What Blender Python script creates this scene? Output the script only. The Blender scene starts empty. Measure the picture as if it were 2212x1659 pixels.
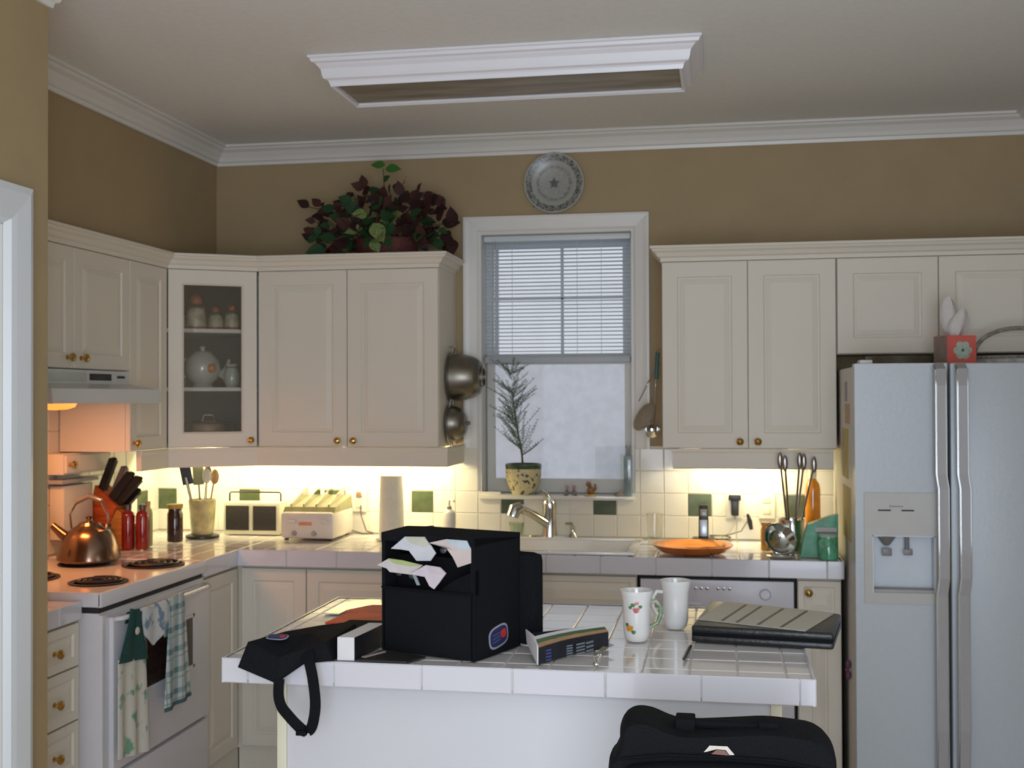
import bpy, bmesh, math, random
from mathutils import Vector, Matrix, Euler
random.seed(7)
PI = math.pi
C = bpy.context.scene.collection
SC = bpy.context.scene

# ------------------------------------------------------------------ camera
cam_d = bpy.data.cameras.new('camera'); cam = bpy.data.objects.new('camera', cam_d); C.objects.link(cam)
yaw, pitch, roll = 0.1752, 0.0113, -0.0035
fwd = Vector((-math.sin(yaw)*math.cos(pitch), math.cos(yaw)*math.cos(pitch), math.sin(pitch)))
rt = Vector((math.cos(yaw), math.sin(yaw), 0)); upv = rt.cross(fwd)
r2 = rt*math.cos(roll)+upv*math.sin(roll); u2 = upv*math.cos(roll)-rt*math.sin(roll)
cam.matrix_world = Matrix(((r2.x, u2.x, -fwd.x, 0.2715), (r2.y, u2.y, -fwd.y, -5.2581), (r2.z, u2.z, -fwd.z, 1.5647), (0, 0, 0, 1)))
cam_d.sensor_width = 36.0; cam_d.lens = 2535.2/2212*36.0; cam_d.clip_start = 0.02
SC.camera = cam
# the snapshot is slightly out of focus: focused too near
cam_d.dof.use_dof = True; cam_d.dof.focus_distance = 1.1; cam_d.dof.aperture_fstop = 19.0

# ------------------------------------------------------------------ world, lamps, exposure
W = bpy.data.worlds.new('overcast_sky'); SC.world = W; W.use_nodes = True
bg = W.node_tree.nodes['Background']; bg.inputs[0].default_value = (0.86, 0.92, 1.0, 1); bg.inputs[1].default_value = 0.86
SC.view_settings.view_transform = 'Standard'; SC.view_settings.look = 'None'
SC.view_settings.exposure = -0.19; SC.view_settings.gamma = 1.0; SC.view_settings.use_curve_mapping = False
SC.cycles.use_denoising = True
SC.cycles.max_bounces = 8; SC.cycles.sample_clamp_indirect = 6.0

def lamp(name, kind, loc, power, color, size=0.1, sy=None, rot=(0, 0, 0), spot=None):
    d = bpy.data.lights.new(name, kind); d.energy = power; d.color = color
    if kind == 'AREA':
        d.shape = 'RECTANGLE' if sy else 'SQUARE'; d.size = size
        if sy: d.size_y = sy
    else: d.shadow_soft_size = size
    if spot: d.spot_size = spot[0]; d.spot_blend = spot[1]
    o = bpy.data.objects.new(name, d); o.location = loc; o.rotation_euler = rot; C.objects.link(o); return o
# the camera's own flash, just left of the lens
lamp('camera_flash', 'POINT', (0.20, -5.27, 1.60), 25, (0.80, 0.90, 1.0), 0.02)
# unseen area lamp added behind the camera, standing in for room daylight
lamp('added_back_fill', 'AREA', (0.50, -6.45, 1.25), 96, (0.76, 0.85, 1.0), 2.0, 2.3, (PI/2, 0, 0))
lamp('added_side_fill', 'AREA', (1.56, -3.3, 1.35), 5, (0.72, 0.84, 1.0), 1.25, 1.15, (0, PI/2, 0))  # area lamp added at the right wall to brighten drawers and stove front
WARM = (1.0, 0.87, 0.50)
lamp('under_cabinet_glow', 'AREA', (-1.66, -0.155, 1.318), 5.2, WARM, 0.50, 0.05, (math.radians(38), 0, 0))
lamp('under_cabinet_glow', 'AREA', (-1.16, -0.155, 1.318), 4.8, WARM, 0.40, 0.05, (math.radians(38), 0, 0))
lamp('under_cabinet_glow', 'AREA', (-2.16, -0.25, 1.318), 2.7, WARM, 0.20, 0.05, (math.radians(38), 0, 0))
lamp('under_cabinet_glow', 'AREA', (0.37, -0.155, 1.318), 4.5, WARM, 0.34, 0.05, (math.radians(38), 0, 0))
lamp('hood_glow', 'POINT', (-2.17, -1.40, 1.50), 1.4, (1.0, 0.33, 0.09), 0.03)
lamp('hood_down_glow', 'AREA', (-2.10, -1.40, 1.535), 4.6, (1.0, 0.36, 0.11), 0.25, 0.12)

# ------------------------------------------------------------------ materials
MATS = {}
def mat(name, col, rough=0.5, metal=0.0, var=0.0, scale=20.0, bump=0.0, spec=0.5, trans=0.0, emit=None, estr=0.0, alpha=1.0, coat=0.0, stretch=None, col2=None, sheen=0.0):
    if name in MATS: return MATS[name]
    m = bpy.data.materials.new(name); m.use_nodes = True; nt = m.node_tree; b = nt.nodes['Principled BSDF']
    b.inputs['Base Color'].default_value = (*col, 1); b.inputs['Roughness'].default_value = rough; b.inputs['Metallic'].default_value = metal
    b.inputs['Specular IOR Level'].default_value = spec; b.inputs['Transmission Weight'].default_value = trans
    b.inputs['Alpha'].default_value = alpha; b.inputs['Coat Weight'].default_value = coat; b.inputs['Sheen Weight'].default_value = sheen
    if emit: b.inputs['Emission Color'].default_value = (*emit, 1); b.inputs['Emission Strength'].default_value = estr
    if var or bump or col2:
        tc = nt.nodes.new('ShaderNodeTexCoord'); n = nt.nodes.new('ShaderNodeTexNoise'); n.inputs['Scale'].default_value = scale; n.inputs['Detail'].default_value = 4
        src = tc.outputs['Object']
        if stretch:
            mp = nt.nodes.new('ShaderNodeMapping'); mp.inputs['Scale'].default_value = stretch; nt.links.new(src, mp.inputs[0]); src = mp.outputs[0]
        nt.links.new(src, n.inputs['Vector'])
        if var or col2:
            mx = nt.nodes.new('ShaderNodeValToRGB'); e = mx.color_ramp.elements
            c2 = col2 if col2 else tuple(min(1, x*(1+var)) for x in col); c1 = col if col2 else tuple(x*(1-var) for x in col)
            e[0].position = 0.35; e[1].position = 0.65; e[0].color = (*c1, 1); e[1].color = (*c2, 1)
            nt.links.new(n.outputs['Fac'], mx.inputs[0]); nt.links.new(mx.outputs[0], b.inputs['Base Color'])
        if bump:
            bp = nt.nodes.new('ShaderNodeBump'); bp.inputs['Strength'].default_value = bump; bp.inputs['Distance'].default_value = 0.004
            nt.links.new(n.outputs['Fac'], bp.inputs['Height']); nt.links.new(bp.outputs[0], b.inputs['Normal'])
    MATS[name] = m; return m
def nodes(m): return m.node_tree.nodes, m.node_tree.links, m.node_tree.nodes['Principled BSDF']

TAN = mat('tan_wall_paint', (0.365, 0.270, 0.145), 0.7, var=0.03, scale=6, bump=0.15)
CEIL = mat('ceiling_paint', (0.76, 0.76, 0.72), 0.8, var=0.02, scale=40, bump=0.2)
TRIM = mat('trim_paint', (0.72, 0.70, 0.65), 0.35, var=0.01, scale=5)
FIXW = mat('fixture_white_paint', (0.82, 0.81, 0.84), 0.3, var=0.01, scale=5)
CAB = mat('cabinet_cream_lacquer', (0.72, 0.665, 0.56), 0.48, spec=0.3, var=0.012, scale=3)
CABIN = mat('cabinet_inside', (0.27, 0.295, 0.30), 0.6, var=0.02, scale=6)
TILE = mat('white_glazed_tile', (0.74, 0.71, 0.70), 0.10, var=0.015, scale=4, coat=0.3)
WTILE = mat('cream_wall_tile', (0.70, 0.665, 0.585), 0.16, var=0.02, scale=5, coat=0.2)
EDGET = mat('white_edge_tile', (0.66, 0.65, 0.69), 0.14, var=0.012, scale=4, coat=0.3)
GREENT = mat('dark_green_tile', (0.055, 0.075, 0.035), 0.25, var=0.2, scale=25, col2=(0.08, 0.10, 0.05))
GROUT = mat('grout', (0.68, 0.65, 0.60), 0.85, var=0.05, scale=60, bump=0.3)
BRASS = mat('polished_brass', (0.62, 0.40, 0.12), 0.14, metal=1.0, var=0.05, scale=30)
CHROME = mat('chrome', (0.62, 0.62, 0.60), 0.10, metal=1.0, var=0.03, scale=12)
STEEL = mat('brushed_steel', (0.24, 0.22, 0.18), 0.36, metal=1.0, var=0.06, scale=40)
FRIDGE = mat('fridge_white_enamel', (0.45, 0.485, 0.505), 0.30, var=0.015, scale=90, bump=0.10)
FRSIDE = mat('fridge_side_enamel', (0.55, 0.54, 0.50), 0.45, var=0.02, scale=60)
FRHAND = mat('fridge_handle_grey', (0.34, 0.33, 0.33), 0.2, var=0.01, scale=30, coat=0.5)
STOVEW = mat('stove_white_enamel', (0.66, 0.64, 0.65), 0.18, var=0.01, scale=20, coat=0.3)
BLACKP = mat('black_plastic', (0.012, 0.012, 0.013), 0.35, var=0.1, scale=20)
DARK = mat('dark_gap', (0.02, 0.018, 0.018), 0.7, var=0.1, scale=20)
BURN = mat('burner_coil_iron', (0.03, 0.02, 0.022), 0.45, metal=0.3, var=0.2, scale=60)
FABRIC = mat('black_nylon', (0.008, 0.009, 0.011), 0.85, var=0.25, scale=300, bump=0.4, spec=0.12)
FABRIC2 = mat('black_nylon_webbing', (0.007, 0.007, 0.009), 0.8, var=0.3, scale=400, bump=0.5, spec=0.12)
PAPER = mat('white_paper', (0.75, 0.74, 0.76), 0.7, var=0.02, scale=10)
GLASS = mat('clear_glass', (1, 1, 1), 0.02, trans=1.0)
FLOORM = mat('beige_floor', (0.66, 0.60, 0.52), 0.4, var=0.08, scale=6)
PORC = mat('white_porcelain', (0.80, 0.79, 0.76), 0.08, var=0.01, scale=10, coat=0.4)
WOODR = mat('red_stained_wood', (0.42, 0.085, 0.02), 0.35, var=0.3, scale=12, stretch=(1, 1, 8))
SASH = mat('vinyl_sash', (0.62, 0.66, 0.66), 0.4, var=0.01, scale=10)
STUCCO = mat('white_stucco', (0.78, 0.79, 0.86), 0.9, var=0.05, scale=14, bump=0.8)
DIFF = mat('acrylic_diffuser', (0.27, 0.235, 0.18), 0.45, var=0.28, scale=3.0, stretch=(1.0, 6.0, 1.0), bump=0.2)

# ------------------------------------------------------------------ mesh builder
WMX = {}
class MB:
    def __init__(s): s.v = []; s.f = []
    def add(s, vs, fs):
        n = len(s.v); s.v += [Vector(p) for p in vs]; s.f += [tuple(i+n for i in q) for q in fs]; return s
    def box(s, x0, x1, y0, y1, z0, z1, b=0.0, M=None):
        if x0 > x1: x0, x1 = x1, x0
        if y0 > y1: y0, y1 = y1, y0
        if z0 > z1: z0, z1 = z1, z0
        if b <= 0:
            vs = [(x0, y0, z0), (x1, y0, z0), (x1, y1, z0), (x0, y1, z0), (x0, y0, z1), (x1, y0, z1), (x1, y1, z1), (x0, y1, z1)]
            fs = [(0, 3, 2, 1), (4, 5, 6, 7), (0, 1, 5, 4), (1, 2, 6, 5), (2, 3, 7, 6), (3, 0, 4, 7)]
        else:
            b = min(b, (x1-x0)*.49, (y1-y0)*.49, (z1-z0)*.49)
            bm = bmesh.new(); bmesh.ops.create_cube(bm, size=1)
            for w in bm.verts: w.co = Vector(((x0+x1)/2+w.co.x*(x1-x0), (y0+y1)/2+w.co.y*(y1-y0), (z0+z1)/2+w.co.z*(z1-z0)))
            bmesh.ops.bevel(bm, geom=bm.edges[:], offset=b, segments=2, profile=0.6, affect='EDGES')
            bm.verts.index_update(); vs = [w.co.copy() for w in bm.verts]; fs = [tuple(w.index for w in f.verts) for f in bm.faces]; bm.free()
        if M: vs = [M @ Vector(p) for p in vs]
        return s.add(vs, fs)
    def prism(s, pts, d, M=None):
        """closed polygon of 3D points extruded by vector d"""
        pts = [Vector(p) for p in pts]; d = Vector(d); n = len(pts)
        vs = pts+[p+d for p in pts]; fs = [tuple(range(n))[::-1], tuple(range(n, 2*n))]+[(i, (i+1) % n, n+(i+1) % n, n+i) for i in range(n)]
        if M: vs = [M @ p for p in vs]
        return s.add(vs, fs)
    def lathe(s, prof, c=(0, 0, 0), seg=24, M=None, sx=1.0, sy=1.0, ang=2*PI):
        """profile [(r,z)] about Z"""
        vs = []; fs = []; n = len(prof); full = abs(ang-2*PI) < 1e-6; m = seg if full else seg+1
        for k in range(m):
            a = ang*k/seg
            for r, z in prof: vs.append(Vector((r*math.cos(a)*sx, r*math.sin(a)*sy, z)))
        for k in range(seg):
            k2 = (k+1) % m if full else k+1
            for i in range(n-1):
                fs.append((k*n+i, k2*n+i, k2*n+i+1, k*n+i+1))
        if M: vs = [M @ p for p in vs]
        c = Vector(c); vs = [p+c for p in vs]
        return s.add(vs, fs)
    def tube(s, path, r, seg=8, cap=True, flat=None):
        """round tube (or flat ribbon a x b when flat=(a,b,updir))"""
        P = [Vector(p) for p in path]; n = len(P); vs = []; fs = []
        rr = r if isinstance(r, (list, tuple)) else [r]*n
        prev = None
        for i in range(n):
            t = (P[min(i+1, n-1)]-P[max(i-1, 0)]).normalized()
            if prev is None:
                ref = Vector((0, 0, 1)) if abs(t.z) < 0.9 else Vector((1, 0, 0)); a = t.cross(ref).normalized()
            else:
                a = (prev-t*prev.dot(t))
                a = a.normalized() if a.length > 1e-6 else t.orthogonal().normalized()
            prev = a; bvec = t.cross(a).normalized()
            if flat:
                u = Vector(flat[2]); u = (u-t*u.dot(t)).normalized(); w = t.cross(u)
                for (p, q) in ((-1, -1), (1, -1), (1, 1), (-1, 1)): vs.append(P[i]+u*(p*flat[0]/2)+w*(q*flat[1]/2))
            else:
                for k in range(seg):
                    an = 2*PI*k/seg; vs.append(P[i]+(a*math.cos(an)+bvec*math.sin(an))*rr[i])
        sg = 4 if flat else seg
        for i in range(n-1):
            for k in range(sg): fs.append((i*sg+k, i*sg+(k+1) % sg, (i+1)*sg+(k+1) % sg, (i+1)*sg+k))
        if cap: fs.append(tuple(range(sg))[::-1]); fs.append(tuple((n-1)*sg+k for k in range(sg)))
        return s.add(vs, fs)
    def ball(s, c, r, seg=12, sc=(1, 1, 1)):
        prof = [(r*math.sin(PI*i/(seg//2)), -r*math.cos(PI*i/(seg//2))) for i in range(seg//2+1)]
        prof[0] = (1e-5, -r); prof[-1] = (1e-5, r)
        M = Matrix.Diagonal((*sc, 1)); return s.lathe(prof, c, seg, M)
    def build(s, name, m, parent=None, world=True, smooth=False, loc=None, auto=None):
        me = bpy.data.meshes.new(name)
        if parent is not None and world:
            inv = WMX[parent.name].inverted(); vs = [inv @ p for p in s.v]
        elif loc is not None:
            L = Vector(loc); vs = [p-L for p in s.v]
        else: vs = s.v
        me.from_pydata([tuple(p) for p in vs], [], s.f); me.validate()
        bm = bmesh.new(); bm.from_mesh(me); bmesh.ops.remove_doubles(bm, verts=bm.verts[:], dist=1e-5); bmesh.ops.recalc_face_normals(bm, faces=bm.faces[:]); bm.to_mesh(me); bm.free()
        for mm in (m if isinstance(m, (list, tuple)) else [m]): me.materials.append(mm)
        if smooth:
            for p in me.polygons: p.use_smooth = True
            try: me.set_sharp_from_angle(angle=math.radians(auto or 40))
            except Exception: pass
        o = bpy.data.objects.new(name, me); C.objects.link(o)
        if parent is not None: o.parent = parent; WMX[o.name] = WMX[parent.name].copy()
        else:
            if loc is not None: o.location = loc
            WMX[o.name] = Matrix.Translation(loc or (0, 0, 0))
        return o
def smooth_pts(P, n=5, closed=False):
    P = [Vector(p) for p in P]; N = len(P); out = []
    for i in range(N if closed else N-1):
        if closed: a, b, c, d = P[(i-1) % N], P[i], P[(i+1) % N], P[(i+2) % N]
        else: a, b, c, d = P[max(i-1, 0)], P[i], P[i+1], P[min(i+2, N-1)]
        for k in range(n):
            t = k/n; out.append(.5*((2*b)+(c-a)*t+(2*a-5*b+4*c-d)*t*t+(3*b-a-3*c+d)*t*t*t))
    if not closed: out.append(P[-1])
    return out
def thing(name, label, cat, loc, rotz=0.0, group=None):
    o = bpy.data.objects.new(name, None); C.objects.link(o); o.empty_display_size = 0.05
    o.location = loc; o.rotation_euler = (0, 0, rotz); WMX[o.name] = Matrix.Translation(loc) @ Matrix.Rotation(rotz, 4, 'Z')
    o['label'] = label; o['category'] = cat
    if group: o['group'] = group
    return o
def tag(o, label, cat, group=None):
    o['label'] = label; o['category'] = cat
    if group: o['group'] = group
    return o
def struct(o): o['kind'] = 'structure'; return o
def plab(o, l): o['label'] = l; return o
def box(name, m, parent, *a, b=0.0, world=True, **k): return MB().box(*a, b=b).build(name, m, parent, world=world, smooth=b > 0, **k)
def inst(src, parent, loc, rot=None, name=None):
    o = src.copy(); C.objects.link(o); o.parent = parent; o.location = loc
    if rot: o.rotation_euler = rot
    WMX[o.name] = (WMX[parent.name] if parent else Matrix()) @ o.matrix_basis
    return o

def panel_door(o, u, w, nrm, W_, H_, t=0.020, rail=0.062, glass=False, groove=True):
    """raised-panel door: o = lower-left outer-face corner, u = width dir, w = height dir, nrm = outward"""
    o, u, w, n = Vector(o), Vector(u), Vector(w), Vector(nrm)
    mb = MB()
    def ring(ins, dep): return [o+u*ins+w*ins-n*dep, o+u*(W_-ins)+w*ins-n*dep, o+u*(W_-ins)+w*(H_-ins)-n*dep, o+u*ins+w*(H_-ins)-n*dep]
    if glass: prof = [(0, t), (0, 0.002), (0.002, 0), (rail-0.008, 0), (rail-0.004, 0.004), (rail, 0.006), (rail, t)]
    else: prof = [(0, t), (0, 0.002), (0.002, 0), (rail, 0), (rail+0.004, 0.006), (rail+0.010, 0.0065), (rail+0.013, 0.0045), (rail+0.028, 0.001), (rail+0.031, 0.0)]
    R = [ring(*p) for p in prof]; n0 = len(R); vs = [p for r in R for p in r]; fs = []
    for i in range(n0-1):
        for k in range(4): fs.append((i*4+k, i*4+(k+1) % 4, (i+1)*4+(k+1) % 4, (i+1)*4+k))
    if glass:
        for k in range(4): fs.append(((n0-1)*4+k, (n0-1)*4+(k+1) % 4, (k+1) % 4, k))
    else:
        fs.append(tuple((n0-1)*4+k for k in range(4))); fs.append((3, 2, 1, 0))
    return mb.add(vs, fs)
KNOBP = [(0.0001, 0), (0.009, 0.0), (0.009, 0.003), (0.005, 0.006), (0.005, 0.012), (0.011, 0.016), (0.0155, 0.022), (0.0150, 0.028), (0.009, 0.033), (0.0001, 0.0345)]
def knob(parent, p, nrm):
    n = Vector(nrm).normalized(); M = Matrix.Translation(p) @ n.to_track_quat('Z', 'Y').to_matrix().to_4x4()
    return MB().lathe(KNOBP, (0, 0, 0), 16, M).build('knob', BRASS, parent, smooth=True)
def sweep_segments(path, prof, side=1.0):
    """list of MB, one per path segment, profile [(out, z)] mitred at the corners; out measured to the left*side of the path"""
    P = [Vector((p[0], p[1])) for p in path]; n = len(P); dirs = [(P[i+1]-P[i]).normalized() for i in range(n-1)]
    nor = [Vector((-d.y, d.x))*side for d in dirs]
    mit = []
    for i in range(n):
        if i == 0: mit.append(nor[0])
        elif i == n-1: mit.append(nor[-1])
        else:
            m = (nor[i-1]+nor[i]).normalized(); mit.append(m/max(0.2, m.dot(nor[i])))
    out = []; k = len(prof)
    for i in range(n-1):
        vs = []
        for j in (i, i+1):
            for (o_, z) in prof: q = P[j]+mit[j]*o_; vs.append((q.x, q.y, z))
        fs = [(a, (a+1) % k, k+(a+1) % k, k+a) for a in range(k)]+[tuple(range(k))[::-1], tuple(range(k, 2*k))]
        out.append(MB().add(vs, fs))
    return out

# ================================================================== ROOM SHELL
XL, XS, XR, ZC = -2.39, -2.087, 1.58, 2.754
WX0, WX1, WZ0, WZ1 = -0.812, -0.104, 1.123, 2.320      # window opening
wall_back = MB()
for a in ((XL, WX0, 0, .20, 0, ZC), (WX1, XR, 0, .20, 0, ZC), (WX0, WX1, 0, .20, 0, WZ0-.022), (WX0, WX1, 0, .20, WZ1, ZC)): wall_back.box(*a)
wall_back = struct(wall_back.build('wall_back', TAN, None))
wall_left = struct(MB().box(XL-.12, XL, -2.36, .14, 0, ZC).build('wall_left', TAN, None))
soffit = struct(MB().box(XL, XS, -2.24, 0, 2.190, ZC).build('wall_soffit', TAN, None))
wp = MB()
DY0, DY1, DZ = -3.25, -2.449, 2.030
for a in ((-1.70, -1.587, DY1, -2.24, 0, ZC), (-1.70, -1.587, -6.6, DY0, 0, ZC), (-1.70, -1.587, DY0, DY1, DZ, ZC), (XL, -1.70, -2.36, -2.24, 0, ZC)): wp.box(*a)
struct(wp.build('wall_front_left', TAN, None))
wr_ = MB()
for a in ((-6.6, -3.9, 0, ZC), (-2.7, .20, 0, ZC), (-3.9, -2.7, 0, .70), (-3.9, -2.7, 2.0, ZC)): wr_.box(XR, XR+.12, a[0], a[1], a[2], a[3])  # out-of-view opening cut in this wall to go with the added side lamp
struct(wr_.build('wall_right', TAN, None))
wf_ = MB()
for a in ((XL-.12, -1.55, 0, ZC), (1.50, XR+.12, 0, ZC), (-1.55, 1.50, 2.45, ZC)): wf_.box(a[0], a[1], -6.70, -6.60, a[2], a[3])  # unseen wall added to limit sky light from behind; opening shaped for that
struct(wf_.build('wall_front_added', TAN, None))
struct(MB().box(XL-.12, XR+.12, -6.6, .20, -.05, 0).build('floor', FLOORM, None))
struct(MB().box(XL-.12, XR+.12, -6.6, .20, ZC, ZC+.1).build('ceiling', CEIL, None))
crown = [(0, 2.668), (.010, 2.668), (.013, 2.682), (.022, 2.686), (.030, 2.702), (.048, 2.724), (.066, 2.734), (.072, 2.742), (.084, 2.744), (.084, ZC), (0, ZC)]
for k, mb in enumerate(sweep_segments([(XS, -2.24), (XS, 0), (XR, 0), (XR, -6.5)], crown, -1)): struct(mb.build('trim_%d' % (k+1), TRIM, None))
for mb in sweep_segments([(-1.587, -6.5), (-1.587, -2.24), (XS, -2.24)], crown, -1)[:1]: struct(mb.build('trim_4', TRIM, None))

# ---- door 1 (pantry door in the near left wall)
cas = MB()
cp = [(0, -1.587), (0.012, -1.570), (0.03, -1.566), (0.085, -1.560), (0.105, -1.566), (0.106, -1.587)]
def cas_v(y_in, sgn, z0, z1): return [[(x, y_in+sgn*a, z) for a, x in cp] for z in (z0, z1)]
for y_in, sgn in ((DY1, 1), (DY0, -1)):
    r = [[(x, y_in+sgn*a, z if z == 0 else DZ+a) for a, x in cp] for z in (0, 1)]
    k = len(cp); cas.add(r[0]+r[1], [(a, (a+1) % k, k+(a+1) % k, k+a) for a in range(k)])
r = [[(x, (DY1+a if e else DY0-a), DZ+a) for a, x in cp] for e in (0, 1)]; k = len(cp)
cas.add(r[0]+r[1], [(a, (a+1) % k, k+(a+1) % k, k+a) for a in range(k)])
door1 = struct(MB().box(-1.69, -1.655, DY0+.004, DY1-.004, 0.01, DZ-.012).build('door_1', mat('door_white_paint', (0.66, 0.68, 0.69), 0.35, var=0.01, scale=4), None))
cas.build('door_casing', mat('casing_white_paint', (0.70, 0.73, 0.74), 0.3, var=0.01, scale=4), door1)
jb = MB().box(-1.70, -1.587, DY1-.004, DY1+.001, 0, DZ).box(-1.70, -1.587, DY0-.001, DY0+.004, 0, DZ).box(-1.70, -1.587, DY0, DY1, DZ-.004, DZ+.001)
jb.build('door_jamb', TRIM, door1)
for z0, z1 in ((.18, .92), (1.05, 1.88)): panel_door((-1.645, DY1-.10, z0), (0, -1, 0), (0, 0, 1), (1, 0, 0), .60, z1-z0, .012, .03).build('door_panel', MATS['door_white_paint'], door1)
MB().lathe([(0.0001, 0), (.026, 0), (.026, .006), (.01, .01), (.01, .03), (.026, .045), (.026, .06), (.0001, .07)], (0, 0, 0), 16, Matrix.Translation((-1.655, DY0+.07, .95)) @ Matrix.Rotation(PI/2, 4, 'Y')).build('door_handle', BRASS, door1, smooth=True)

# ---- tiles on the back wall and left wall
TS = 0.105; RZ = 0.0995; Z0T = 0.937
tile_cache = {}
def tile_mesh(w, h, t, m, nm='tile', ch=0.0025):
    k = (round(w, 4), round(h, 4), t, m.name, nm)
    if k not in tile_cache:
        vs = []
        for (z, i) in ((0, 0), (t-ch, 0), (t, ch)):
            vs += [(-w/2+i, -h/2+i, z), (w/2-i, -h/2+i, z), (w/2-i, h/2-i, z), (-w/2+i, h/2-i, z)]
        fs = [(8, 9, 10, 11)]+[(a*4+q, a*4+(q+1) % 4, a*4+4+(q+1) % 4, a*4+4+q) for a in (0, 1) for q in range(4)]
        me = bpy.data.meshes.new(nm); me.from_pydata(vs, [], fs); me.materials.append(m); tile_cache[k] = me
    return tile_cache[k]
def tile(parent, w, h, p, rot, m, t=0.006, nm='tile', world=True):
    o = bpy.data.objects.new(nm, tile_mesh(w, h, t, m, nm)); C.objects.link(o); o.parent = parent
    nv = Euler(rot).to_matrix() @ Vector((0, 0, 1)); p = Vector(p)-nv*.0028
    q = WMX[parent.name].inverted() @ Vector(p) if world else Vector(p)
    j = 0.004
    o.location = q; o.rotation_euler = (rot[0]+random.uniform(-j, j), rot[1], rot[2]+random.uniform(-j, j)*0.3); return o
FB = (PI/2, 0, 0)          # tile facing -Y
FL = (PI/2, 0, PI/2)       # facing +X
bs = MB().box(XL, WX0, -.010, 0, .90, 1.345).box(WX1, .76, -.010, 0, .90, 1.345).box(WX0, WX1, -.010, 0, .90, WZ0-.004)
GROUTW = mat('wall_grout', (0.69, 0.65, 0.56), 0.7, var=0.03, scale=60)
bs.build('grout_bed', GROUTW, wall_back)
G = 0.0022
x_start = -1.13-TS*12
for i in range(0, 31):
    xa, xb = x_start+i*TS, x_start+(i+1)*TS
    xa2, xb2 = max(xa, XL), min(xb, .76)
    if xb2-xa2 < .02: continue
    for r in range(4):
        za, zb = Z0T+r*RZ, Z0T+(r+1)*RZ
        segs = [(xa2, xb2)]
        if zb > WZ0-.004:
            if zb > WZ0+.03 and r >= 2:
                segs = []
                if xa2 < WX0: segs.append((xa2, min(xb2, WX0)))
                if xb2 > WX1: segs.append((max(xa2, WX1), xb2))
            elif xa2 > WX0 and xb2 < WX1: zb = WZ0-.004
        for sa, sb in segs:
            if sb-sa < .012: continue
            green = (r == 1 and (i-12) % 4 == 0)
            tile(wall_back, sb-sa-G, zb-za-G, ((sa+sb)/2, -.010, (za+zb)/2), FB, GREENT if green else WTILE, .006)
MB().box(XL, XL+.010, -2.24, 0, .90, 1.60).build('grout_bed', GROUTW, wall_left)
for i in range(0, 17):
    ya, yb = -i*TS-.012, -(i+1)*TS-.012
    for r in range(6):
        za, zb = Z0T+r*RZ, Z0T+(r+1)*RZ
        if r > 3 and i < 8: continue
        tile(wall_left, TS-G, RZ-G, (XL+.010, (ya+yb)/2, (za+zb)/2), FL, GREENT if (r == 1 and i % 4 == 1) else WTILE, .006)

# ---- window
win = struct(MB().box(WX0, WX0+.012, -.004, .20, WZ0, WZ1).box(WX1-.012, WX1, -.004, .20, WZ0, WZ1).box(WX0+.012, WX1-.012, -.004, .20, WZ1-.012, WZ1).build('window_1', TRIM, None))
cw = MB(); ci = -.020
cpf = [(0, 0), (.0, -.012), (.008, -.017), (.040, -.020), (.058, -.024), (.068, -.024), (.070, 0)]
k = len(cpf)
def strip(P0, P1):
    cw.add(P0+P1, [(a, (a+1) % k, k+(a+1) % k, k+a) for a in range(k)]+[tuple(range(k)), tuple(range(k, 2*k))])
strip([(WX0-a, y, 1.333) for a, y in cpf], [(WX0-a, y, WZ1+a) for a, y in cpf])
strip([(WX1+a, y, 1.333) for a, y in cpf], [(WX1+a, y, WZ1+a) for a, y in cpf])
strip([(WX0-a, y, WZ1+a) for a, y in cpf], [(WX1+a, y, WZ1+a) for a, y in cpf])
cw.build('window_casing', TRIM, win)
MB().box(WX0-.0, WX1+.0, -.030, .19, WZ0-.020, WZ0, b=.004).build('window_sill', WTILE, win, smooth=True)
uf = MB(); U0, U1 = -.775, -.135
def frame(mb, x0, x1, z0, z1, w, y0, y1, wb=None):
    wb = wb or w
    mb.box(x0, x0+w, y0, y1, z0, z1).box(x1-w, x1, y0, y1, z0, z1).box(x0+w, x1-w, y0, y1, z1-w, z1).box(x0+w, x1-w, y0, y1, z0, z0+wb)
frame(uf, WX0+.012, WX1-.012, WZ0, WZ1-.012, .025, .125, .18)
frame(uf, WX0+.03, WX1-.03, 1.725, WZ1-.03, .032, .145, .175, .04)
uf.build('upper_sash', SASH, win)
lf = MB(); frame(lf, WX0+.018, WX1-.018, WZ0+.004, 1.765, .034, .105, .135, .062); lf.box(WX0+.02, WX1-.02, .095, .110, 1.715, 1.765)
lf.build('lower_sash', mat('sash_off_white', (.62, .61, .56), .4, var=.01), win)
MB().box(-.4545, -.4415, .150, .170, 1.76, 2.285).box(WX0+.05, WX1-.05, .150, .170, 2.020, 2.033).build('muntin', SASH, win)
MB().box(WX0+.05, WX1-.05, .158, .162, 1.76, 2.285).build('upper_pane', GLASS, win)
MB().box(WX0+.05, WX1-.05, .118, .122, 1.185, 1.72).build('lower_pane', GLASS, win)
# outside: stucco garden wall and a pale utility box against it
gw = MB().box(-4.5, 3.5, 2.9, 3.1, -.2, 1.80)
tag(gw.build('garden_wall', STUCCO, None), 'rough white stucco garden wall outside behind the lower window pane', 'wall')
ub = thing('utility_box', 'pale green grey metal box mounted on the stucco wall outside the window', 'box', (-.27, 2.9, .0))
UBM = mat('utility_box_paint', (0.50, 0.56, 0.50), 0.6, var=0.04, scale=6)
MB().box(-.39, -.02, 2.78, 2.9, .90, 1.165, b=.01).build('box_body', UBM, ub, smooth=True)
MB().box(-.40, -.01, 2.765, 2.78, .89, 1.175, b=.005).build('box_lid', UBM, ub, smooth=True)

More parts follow.
